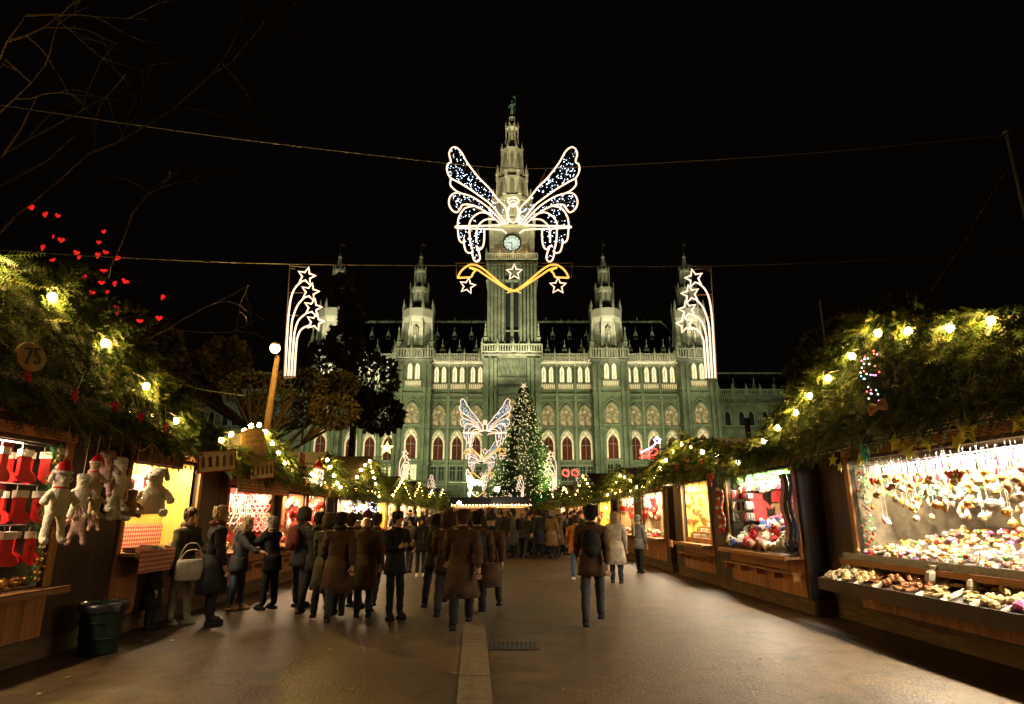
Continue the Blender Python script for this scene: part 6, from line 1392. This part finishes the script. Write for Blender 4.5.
# ============================================================ people
SK = mat('skin', (.55, .33, .22), .6, .1, 12); CLO = {}
for k_, c in {'black': (.018, .018, .02), 'charcoal': (.045, .045, .05), 'navy': (.025, .03, .055), 'brown': (.085, .048, .025), 'tan': (.17, .11, .06), 'orange': (.45, .17, .04), 'beige': (.48, .40, .30), 'olive': (.07, .065, .03), 'grey': (.16, .155, .15), 'jeans': (.07, .10, .17), 'light': (.46, .42, .34), 'maroon': (.14, .03, .03), 'boot': (.34, .20, .09), 'white': (.6, .58, .54)}.items(): CLO[k_] = mat('cloth_'+k_, c, .9, .25, 9, .12)
for k_, c in {'hair_dark': (.02, .014, .01), 'hair_brown': (.09, .05, .025), 'hair_blond': (.38, .26, .12), 'hair_grey': (.30, .29, .27)}.items(): CLO[k_] = mat(k_, c, .6, .3, 40, .4)
BM = {}
def body_mesh(key, arms, stride, fingers, lean=0):
    """arms: for each side (shoulder swing forward, outward, elbow bend); local front is -Y"""
    V = [(0, 0, .93), (0, -lean*.3, 1.10), (0, -lean*.7, 1.28), (0, -lean, 1.42), (0, -.01-lean, 1.50), (0, -.025-lean*1.1, 1.58), (0, -.03-lean*1.1, 1.66)]
    R = [(.145, .105), (.13, .095), (.155, .11), (.10, .08), .055, (.072, .088), (.070, .085)]
    R = [r if isinstance(r, tuple) else (r, r) for r in R]
    E = [(0, 1), (1, 2), (2, 3), (3, 4), (4, 5), (5, 6)]
    zone = {}
    hands = []
    for sx, (sw, out, el) in zip((1, -1), arms):
        sh = Vector((sx*.175, -lean, 1.39)); ud = Vector((sx*sin(out), -sin(sw)*cos(out), -cos(sw)*cos(out))); elb = sh+ud*.29
        inn = -sx*.55*min(1, el/1.5) if el > 1.2 else 0
        fd = Vector((ud.x*.3+inn, -sin(sw+el), -cos(sw+el))).normalized(); wr = elb+fd*.25; hd = wr+fd*.09
        i = len(V); V += [tuple(sh), tuple(elb), tuple(wr), tuple(hd)]; R += [(.068, .068), (.048, .048), (.034, .034), (.040, .024)]; E += [(3, i), (i, i+1), (i+1, i+2), (i+2, i+3)]; hands.append((wr, hd, fd, sx))
    for sx, st in zip((1, -1), stride):
        hp = Vector((sx*.09, 0, .88)); kn = Vector((sx*.10, -sin(st)*.42-.02, .88-cos(st)*.41)); b = max(0, -st)*.9
        an = kn+Vector((0, sin(b)*.40-.0 if st < 0 else -sin(st)*.35, -.40*cos(b if st < 0 else st))); an.z = max(an.z, .085)
        i = len(V); V += [tuple(hp), tuple(kn), tuple(an), (an.x+sx*.02, an.y-.16, max(.045, an.z-.045))]; R += [(.098, .098), (.078, .078), (.062, .062), (.052, .040)]; E += [(0, i), (i, i+1), (i+1, i+2), (i+2, i+3)]
    me = skinmesh('person_body', V, E, R, [SK, SK, SK, SK, MATS['black']], 1)
    # zones of one continuous body: 0 skin 1 top 2 trousers 3 shoes
    for p in me.polygons:
        c = p.center; best = min(range(len(hands)), key=lambda k: (c-hands[k][1]).length); h_ = hands[best]
        hd = (c-h_[0]).dot(h_[2])
        if (c-h_[0]).length < .16 and hd > .0: m_ = 0
        elif c.z > 1.455: m_ = 0
        elif c.z < .12: m_ = 3
        elif c.z < .95 and (abs(c.x) < .15 + .05) and (c-h_[0]).length > .12 and min((c-Vector(V[7+4*k+1])).length for k in (0, 1)) > .10: m_ = 2
        else: m_ = 1
        p.material_index = m_
    hx, hy, hz = V[6]; x = MB()
    x.m = 0; x.prism([(hx-.014, hy-.078, hz-.035), (hx+.014, hy-.078, hz-.035), (hx, hy-.082, hz+.01)], (0, -.022, -.002))
    for s_ in (-1, 1): x.ball((hx+s_*.078, hy+.0, hz-.02), .02, 6, (.4, .8, 1.3)); 
    x.m = 4
    for s_ in (-1, 1): x.ball((hx+s_*.030, hy-.083, hz+.006), .010, 6, (1.2, .5, .8))
    x.m = 0; x.box(hx-.024, hx+.024, hy-.094, hy-.08, hz-.064, hz-.052)
    if fingers:
        for wr, hd, fd, sx in hands:
            side = fd.cross(Vector((0, 1, 0.01))).normalized(); nrm = side.cross(fd)
            for k, (o_, l) in enumerate(((-.030, .055), (-.010, .068), (.010, .063), (.030, .048))):
                a = hd+side*o_+fd*.005; x.tube([a, a+fd*l*.5+nrm*.006, a+fd*l*.85+nrm*.022, a+fd*l+nrm*.036], [.010, .0095, .009, .007], 5)
            a = wr+fd*.035-side*sx*.03; x.tube([a, a-side*sx*.028+fd*.028, a-side*sx*.034+fd*.056+nrm*.012], [.012, .011, .008], 5)
    x.m = 3
    for k in (0, 1): a_ = V[7+8+4*k+2]; x.ball((a_[0]+(.01 if k == 0 else -.01), a_[1]-.075, max(.0, a_[2]-.085)+.035), .13, 10, (.40, 1.0, .33)); x.box(a_[0]-.045, a_[0]+.045, a_[1]-.02, a_[1]+.055, max(.0, a_[2]-.085), max(.0, a_[2]-.085)+.05)
    me.update()
    for q_ in me.vertices:
        z_ = q_.co.z
        if .14 < z_ < .9 and abs(q_.co.x) < .24: q_.co += Vector(q_.normal)*(.008*sin(z_*34+q_.co.x*30)*sin(q_.co.y*25+1.3)+.004*sin(z_*71))
    merge_into(me, x)
    # coat around torso and arms
    cz = []
    CV = [(0, 0, .90), (0, -lean*.3, 1.10), (0, -lean*.7, 1.28), (0, -lean, 1.40), (0, -lean, 1.455)]; CR = [(.185, .145), (.165, .125), (.19, .14), (.125, .10), (.085, .085)]; CE = [(0, 1), (1, 2), (2, 3), (3, 4)]
    for k in (0, 1):
        i = len(CV); b_ = 7+4*k; CV += [V[b_], V[b_+1], tuple(Vector(V[b_+1]).lerp(Vector(V[b_+2]), .93))]; CR += [(.088, .088), (.068, .068), (.052, .052)]; CE += [(3, i), (i, i+1), (i+1, i+2)]
    cm_ = skinmesh('coat', CV, CE, CR, [SK], 2); cm_.update()
    for q_ in cm_.vertices: z_ = q_.co.z; q_.co += Vector(q_.normal)*(.012*sin(z_*23+q_.co.x*19)*sin(q_.co.y*21+z_*9)+.006*sin(z_*57+q_.co.x*41))
    x = MB(); x.lathe([(.215, -.20), (.20, -.1), (.188, 0), (.175, .10), (.13, .12)], (0, 0, .92), 24, sy=.82)
    x.v = [(a*(1+.05*sin(9*atan2(b, a)+3*c)*(1.1-c)*2), b*(1+.05*sin(9*atan2(b, a)+3*c)*(1.1-c)*2), c) for a, b, c in x.v]
    x.tube([(.075*cos(a*pi/5), -lean+.075*sin(a*pi/5), 1.475+.012*sin(a*pi/5)) for a in range(10)], .026, 6, True); merge_into(cm_, x)
    BM[key] = (me, cm_, V[6], lean)
body_mesh('stand', ((.15, .18, .25), (.05, .2, .3)), (.03, -.03), True)
body_mesh('folded', ((.35, .22, 1.55), (.35, .22, 1.45)), (.04, .0), True)
body_mesh('walk', ((.5, .14, .35), (-.45, .14, .25)), (-.38, .42), True)
body_mesh('reach', ((.95, .1, .35), (.75, .12, .55)), (.05, -.08), True, .07)
body_mesh('hold', ((.3, .16, 1.2), (.1, .18, .2)), (.1, -.1), True)
HAIRM = {}
def hair_mesh(style):
    if style in HAIRM: return HAIRM[style]
    mb = MB(); R_ = random.Random(3)
    if style in ('short', 'long', 'bun'):
        n = 14; prof = [(.02, .118), (.07, .098), (.098, .06), (.105, .01), (.100, -.03)]; 
        for r_i in range(len(prof)-1):
            (r0, z0), (r1, z1) = prof[r_i], prof[r_i+1]
            for j in range(n):
                a0, a1 = 2*pi*j/n, 2*pi*(j+1)/n; am = (a0+a1)/2
                if sin(am) < -.35 and z1 < .05: continue         # leave the face open
                def q(r, a, z): return (r*cos(a)*.90, r*sin(a)*1.08+.004, z)
                mb.add([q(r0, a0, z0), q(r0, a1, z0), q(r1, a1, z1), q(r1, a0, z1)], [(0, 1, 2, 3)])
        mb.ball((0, .022, .012), .096, 12, (.98, 1.0, 1.08)); mb.ball((0, .034, -.062), .084, 12, (1.0, .9, 1.05))
        for i in range(60): a = R_.uniform(0, pi); zt_ = R_.uniform(-.02, .1); L_ = .07 if style == 'short' else .26; x0, y0 = .09*cos(a), .1*sin(a); mb.tube([(x0, y0, zt_), (x0*1.15, y0*1.12, zt_-L_*.5), (x0*1.0, y0*1.05+.01, zt_-L_*.9)], [.016, .018, .006], 4)
        if style == 'bun': mb.ball((0, .12, .06), .045, 8)
    elif style == 'beanie':
        mb.lathe([(.100, .0), (.106, .01), (.106, .045), (.098, .05), (.09, .09), (.06, .125), (.01, .14)], (0, .005, .0), 14, sy=1.08); mb.ball((0, .005, .15), .028, 7)
    elif style == 'hood':
        mb.lathe([(.12, -.14), (.125, -.05), (.122, .03), (.10, .10), (.05, .135), (.01, .14)], (0, .03, 0), 14, sy=1.05)
    HAIRM[style] = mb; return mb
PB = {}
used_bags = set()
def person(loc, rz, H, pose, top, coat, legs, shoe, hairs, hairc, label, cat='person', group=None, sc=None, coatlen=1.0, wide=1.0, skirt=False):
    key = (pose, hairs)
    me, cm_, hd, lean = BM[pose]
    o = bpy.data.objects.new('person', me); COL.objects.link(o); o.location = (loc[0], loc[1], -.006); s = H/1.755; o.scale = (s*wide, s*wide, s); o.rotation_euler = (0, 0, rz)
    for i, m_ in enumerate((SK, CLO[top], CLO[legs], CLO[shoe])): recolor(o, i, m_)
    c = bpy.data.objects.new('coat', cm_); COL.objects.link(c); c.parent = o; recolor(c, 0, CLO[coat])
    if hairs not in PB:
        h = hair_mesh(hairs).build('hair' if hairs not in ('beanie', 'hood') else ('woolly_hat' if hairs == 'beanie' else 'hood'), CLO[hairc], o, True); PB[hairs] = h
    else:
        h = PB[hairs].copy(); COL.objects.link(h); h.parent = o
    h.location = hd; recolor(h, 0, CLO[hairc])
    if skirt:
        mb = MB(); mb.lathe([(.25, -.46), (.235, -.3), (.21, -.1), (.19, .05)], (0, 0, .92), 28, sy=.85); mb.v = [(a*(1+.06*sin(8*atan2(b, a))*(.97-c)*2), b*(1+.06*sin(8*atan2(b, a))*(.97-c)*2), c) for a, b, c in mb.v]; k_ = mb.build('coat_skirt', CLO[coat], o, True)
    RP = random.Random(int(abs(loc[0]*1000)+loc[1]*77))
    if RP.random() < .5 and hairs != 'hood':
        mb = MB(); mb.tube([(.082*cos(a*pi/6), hd[1]+.045+.085*sin(a*pi/6), 1.50+.02*sin(a*2.1)) for a in range(12)], .034, 7, True)
        if RP.random() < .6: mb.tube(spline([(.05, .09, 1.50), (.07, .155, 1.40), (.05, .165, 1.25), (.06, .17, 1.12)], 3), .03, 6)
        mb.build('scarf', CLO[RP.choice(('maroon', 'grey', 'beige', 'navy', 'olive', 'tan'))], o, True)
    if RP.random() < .22 and (coat, label[-18:]) not in used_bags and coat in ('black', 'charcoal', 'navy', 'olive', 'grey', 'brown') and pose != 'reach':
        mb = MB(); mb.ball((0, .20, 1.20), .17, 12, (.85, .55, 1.25)); mb.ball((0, .27, 1.10), .10, 10, (1, .6, .9)); used_bags.add((coat, label[-18:])); bc = RP.choice(('navy', 'black', 'maroon', 'grey')); mb.tube(spline([(-.09, .12, 1.34), (-.10, 0, 1.47), (-.10, -.14, 1.36)], 3), .016, 5).tube(spline([(.09, .12, 1.34), (.10, 0, 1.47), (.10, -.14, 1.36)], 3), .016, 5); q = mb.build('backpack', CLO[bc], None, True); q.location = o.location; q.rotation_euler = o.rotation_euler; q.scale = o.scale; tag(q, '%s backpack on the %s coat of a person %s' % (bc, coat, ' '.join(label.split()[-5:])), 'backpack')
    return tag(o, label, cat, group)
def P_at(px, feet, top_y): p = gp(px, feet); Y_ = p.y; z = at(px, top_y, Y_).z; return p, max(1.45, min(1.95, z))
def bag_thing(loc, w_, h_, d_, m_, lab, rz=0, name='shoulder_bag'):
    o = tag(empty(name, loc, rz), lab, 'bag')
    mb = MB(); mb.lathe([(.36, -.5), (.48, -.46), (.52, -.1), (.48, .3), (.44, .5), (.38, .5)], (0, 0, 0), 12, pi/12); mb.v = [(x*w_, y*d_, z*h_) for x, y, z in mb.v]; mb.build('pouch', m_, o, True)
    mb = MB(); mb.tube(spline([(-w_*.4, 0, h_*.48), (-w_*.2, .02, h_*1.2), (w_*.2, .02, h_*1.2), (w_*.4, 0, h_*.48)], 4), .010, 5); mb.build('strap', m_, o, True); return o
# (px, feet y, head top y, facing, pose, top, coat, legs, shoe, hair style, hair colour, label)
UP = pi       # back to the camera
FORE = [
 (176, 624, 508, 1.2, 'hold', 'olive', 'olive', 'light', 'light', 'short', 'hair_brown', 'person in light trousers and olive jacket at the plush toy stall', False),
 (147, 630, 566, 1.9, 'stand', 'black', 'black', 'black', 'black', 'hood', 'black', 'small child in a dark hooded coat beside the person in light trousers', True),
 (207, 625, 506, 2.2, 'stand', 'black', 'black', 'black', 'black', 'short', 'hair_blond', 'blond person in a long black coat between the two left stalls', True),
 (234, 610, 517, 1.5, 'reach', 'charcoal', 'charcoal', 'jeans', 'boot', 'long', 'hair_blond', 'blond person in jeans and tan boots reaching to the gingerbread counter', False),
 (268, 609, 516, -1.9, 'reach', 'black', 'black', 'black', 'black', 'short', 'hair_grey', 'person in black with grey hair facing the blond one at the gingerbread counter', False),
 (297, 607, 508, 2.6, 'stand', 'charcoal', 'charcoal', 'charcoal', 'black', 'hood', 'charcoal', 'tall hooded person in charcoal by the post of the third left hut', False),
 (312, 614, 512, 2.9, 'walk', 'black', 'black', 'black', 'black', 'short', 'hair_dark', 'person in black walking away, leftmost of the blurred group', False),
 (334, 622, 512, 3.4, 'walk', 'brown', 'brown', 'charcoal', 'black', 'short', 'hair_dark', 'person in a brown jacket walking away in the middle of the left group', True),
 (322, 617, 514, 3.2, 'walk', 'olive', 'olive', 'black', 'black', 'hood', 'olive', 'person in an olive hooded coat between the black and brown coats', True),
 (345, 615, 513, 2.9, 'walk', 'brown', 'brown', 'black', 'black', 'short', 'hair_brown', 'person in a short brown coat right of the long brown coat', False),
 (362, 617, 512, 3.3, 'stand', 'maroon', 'tan', 'jeans', 'black', 'beanie', 'maroon', 'person in a tan coat and maroon woolly hat in the left group', True),
 (446, 616, 512, 3.1, 'walk', 'charcoal', 'brown', 'charcoal', 'black', 'hood', 'brown', 'hooded person in brown half hidden left of the broad brown coat', False),
 (476, 618, 511, 3.2, 'walk', 'brown', 'brown', 'charcoal', 'black', 'short', 'hair_dark', 'person in a brown coat just right of the broad one', False),
 (352, 607, 515, 2.8, 'stand', 'olive', 'olive', 'black', 'black', 'beanie', 'olive', 'person in an olive coat and woolly hat behind the brown jacket', False),
 (372, 611, 513, 3.6, 'walk', 'tan', 'tan', 'charcoal', 'black', 'short', 'hair_brown', 'person in a tan jacket left of the woman with folded arms', False),
 (393, 619, 511, .75, 'folded', 'black', 'black', 'black', 'black', 'short', 'hair_dark', 'dark-haired woman all in black with folded arms, standing still left of the middle', False),
 (420, 577, 516, .2, 'stand', 'charcoal', 'black', 'black', 'white', 'long', 'hair_dark', 'person in black with white shoes facing the camera farther back', False),
 (409, 572, 517, -.5, 'hold', 'black', 'charcoal', 'black', 'black', 'long', 'hair_dark', 'person in dark clothes beside the one with white shoes', False),
 (434, 607, 514, 3.0, 'walk', 'charcoal', 'charcoal', 'black', 'black', 'short', 'hair_dark', 'person in charcoal walking away just left of the broad brown coat', False),
 (461, 629, 509, 3.2, 'walk', 'brown', 'brown', 'black', 'black', 'short', 'hair_brown', 'broad person in a brown quilted coat walking away, largest in the middle', True),
 (490, 611, 514, 3.0, 'walk', 'maroon', 'brown', 'charcoal', 'black', 'beanie', 'charcoal', 'person in a dark brown coat with woolly hat right of the broad brown coat', False),
 (577, 580, 515, 3.1, 'walk', 'orange', 'orange', 'jeans', 'white', 'short', 'hair_brown', 'person in an orange jacket and jeans walking away right of the middle', False),
 (594, 626, 505, 3.0, 'walk', 'charcoal', 'brown', 'charcoal', 'black', 'short', 'hair_dark', 'tall slim person in a dark brown jacket right of the orange one', False),
 (617, 583, 512, 2.9, 'stand', 'beige', 'beige', 'charcoal', 'charcoal', 'long', 'hair_blond', 'person in a pale beige coat before the third right hut', True),
 (640, 573, 515, 2.4, 'hold', 'grey', 'grey', 'black', 'black', 'short', 'hair_grey', 'person in a grey jacket at the counter of the third right hut', False),
]
for px, fy, ty, rz, pose, top, coat, legs, shoe, hs, hc, lab, sk in FORE:
    p, H = P_at(px, fy, ty)
    if 'child' in lab: H = 1.12
    w_ = 1.12 if 'broad' in lab else .93+.14*((px*7) % 10)/10
    person(tuple(p), rz, H, pose, top, coat, legs, shoe, hs, hc, lab, skirt=sk, wide=w_)
p = gp(184, 624); bag_thing((p.x+.12, p.y-.28, .80), .40, .30, .20, CLO['light'], 'pale bag hanging at the hip of the person in light trousers', .5)
p = gp(207, 625); bag_thing((p.x-.26, p.y-.16, .78), .46, .24, .20, cm('bag_yellow', (.48, .42, .20)), 'wide yellowish bag carried by the person in the long black coat', .4)
p = gp(461, 629); bag_thing((p.x+.42, p.y-.02, .74), .30, .34, .14, CLO['brown'], 'brown shopping bag beside the broad person in the middle', .2, 'shopping_bag')
# the crowd farther on
Q = random.Random(21)
TOPS = ['black', 'charcoal', 'navy', 'brown', 'black', 'grey', 'olive', 'maroon', 'black', 'charcoal', 'tan']
NM = {'black': 'black', 'charcoal': 'charcoal', 'navy': 'navy', 'brown': 'brown', 'grey': 'grey', 'olive': 'olive', 'maroon': 'maroon', 'tan': 'tan', 'beige': 'beige', 'orange': 'orange'}
used = []
def crowd(n, x0, x1, Y0, Y1, where):
    k = 0; t = 0
    while k < n and t < n*60:
        t += 1; Y_ = Q.uniform(Y0, Y1); ax = -.045*Y_; x = Q.uniform(x0, x1)+ax
        if any((x-a)**2+(Y_-b)**2 < .36 for a, b in used): continue
        used.append((x, Y_)); k += 1; tp = Q.choice(TOPS); hs = Q.choice(('short', 'short', 'long', 'beanie', 'hood', 'bun')); hc = Q.choice(('hair_dark', 'hair_brown', 'hair_dark', 'hair_blond', 'hair_grey')) if hs in ('short', 'long', 'bun') else Q.choice(('charcoal', 'black', 'maroon', 'beige'))
        hn = {'short': 'short hair', 'long': 'long hair', 'bun': 'a hair bun', 'beanie': 'a woolly hat', 'hood': 'a hood'}[hs]
        person((x, Y_, 0), Q.uniform(0, 6.28), Q.uniform(1.6, 1.86), Q.choice(('stand', 'stand', 'folded', 'hold', 'walk')), tp, tp, Q.choice(('black', 'jeans', 'charcoal')), 'black', hs, hc,
               'person in a %s coat with %s %s' % (NM[tp], hn, where), group='people in the far crowd', skirt=Q.random() < .3)
crowd(26, .6, 4.0, 24.5, 29, 'at the front of the dense crowd')
crowd(30, .2, 4.2, 29, 37, 'deep in the dense crowd')
crowd(24, -4.0, 0, 26, 36, 'in the loose left crowd')
crowd(34, -4.2, 4.2, 37, 60, 'where the lane ends')
# threads of the hanging baubles, up to their rails
thr = None
for ho, l_ in THR:
    if thr is None: mb = MB(); mb.tube([(0, 0, 0), (0, 0, 1)], .0022, 3); thr = mb.build('thread', M['rope'], ho); th = thr
    else: th = thr.copy(); COL.objects.link(th); th.parent = ho
    th.scale = (1, 1, l_)
# ============================================================ keep every thing at most three levels deep
bpy.context.view_layer.update()
def depth(o):
    d = 0
    while o.parent: o = o.parent; d += 1
    return d
for o in list(scene.objects):
    if depth(o) >= 3:
        a = o
        while depth(a) > 1: a = a.parent
        mw = o.matrix_world.copy(); o.parent = a; o.matrix_parent_inverse = Matrix.Identity(4); bpy.context.view_layer.update()
        o.matrix_basis = a.matrix_world.inverted() @ mw
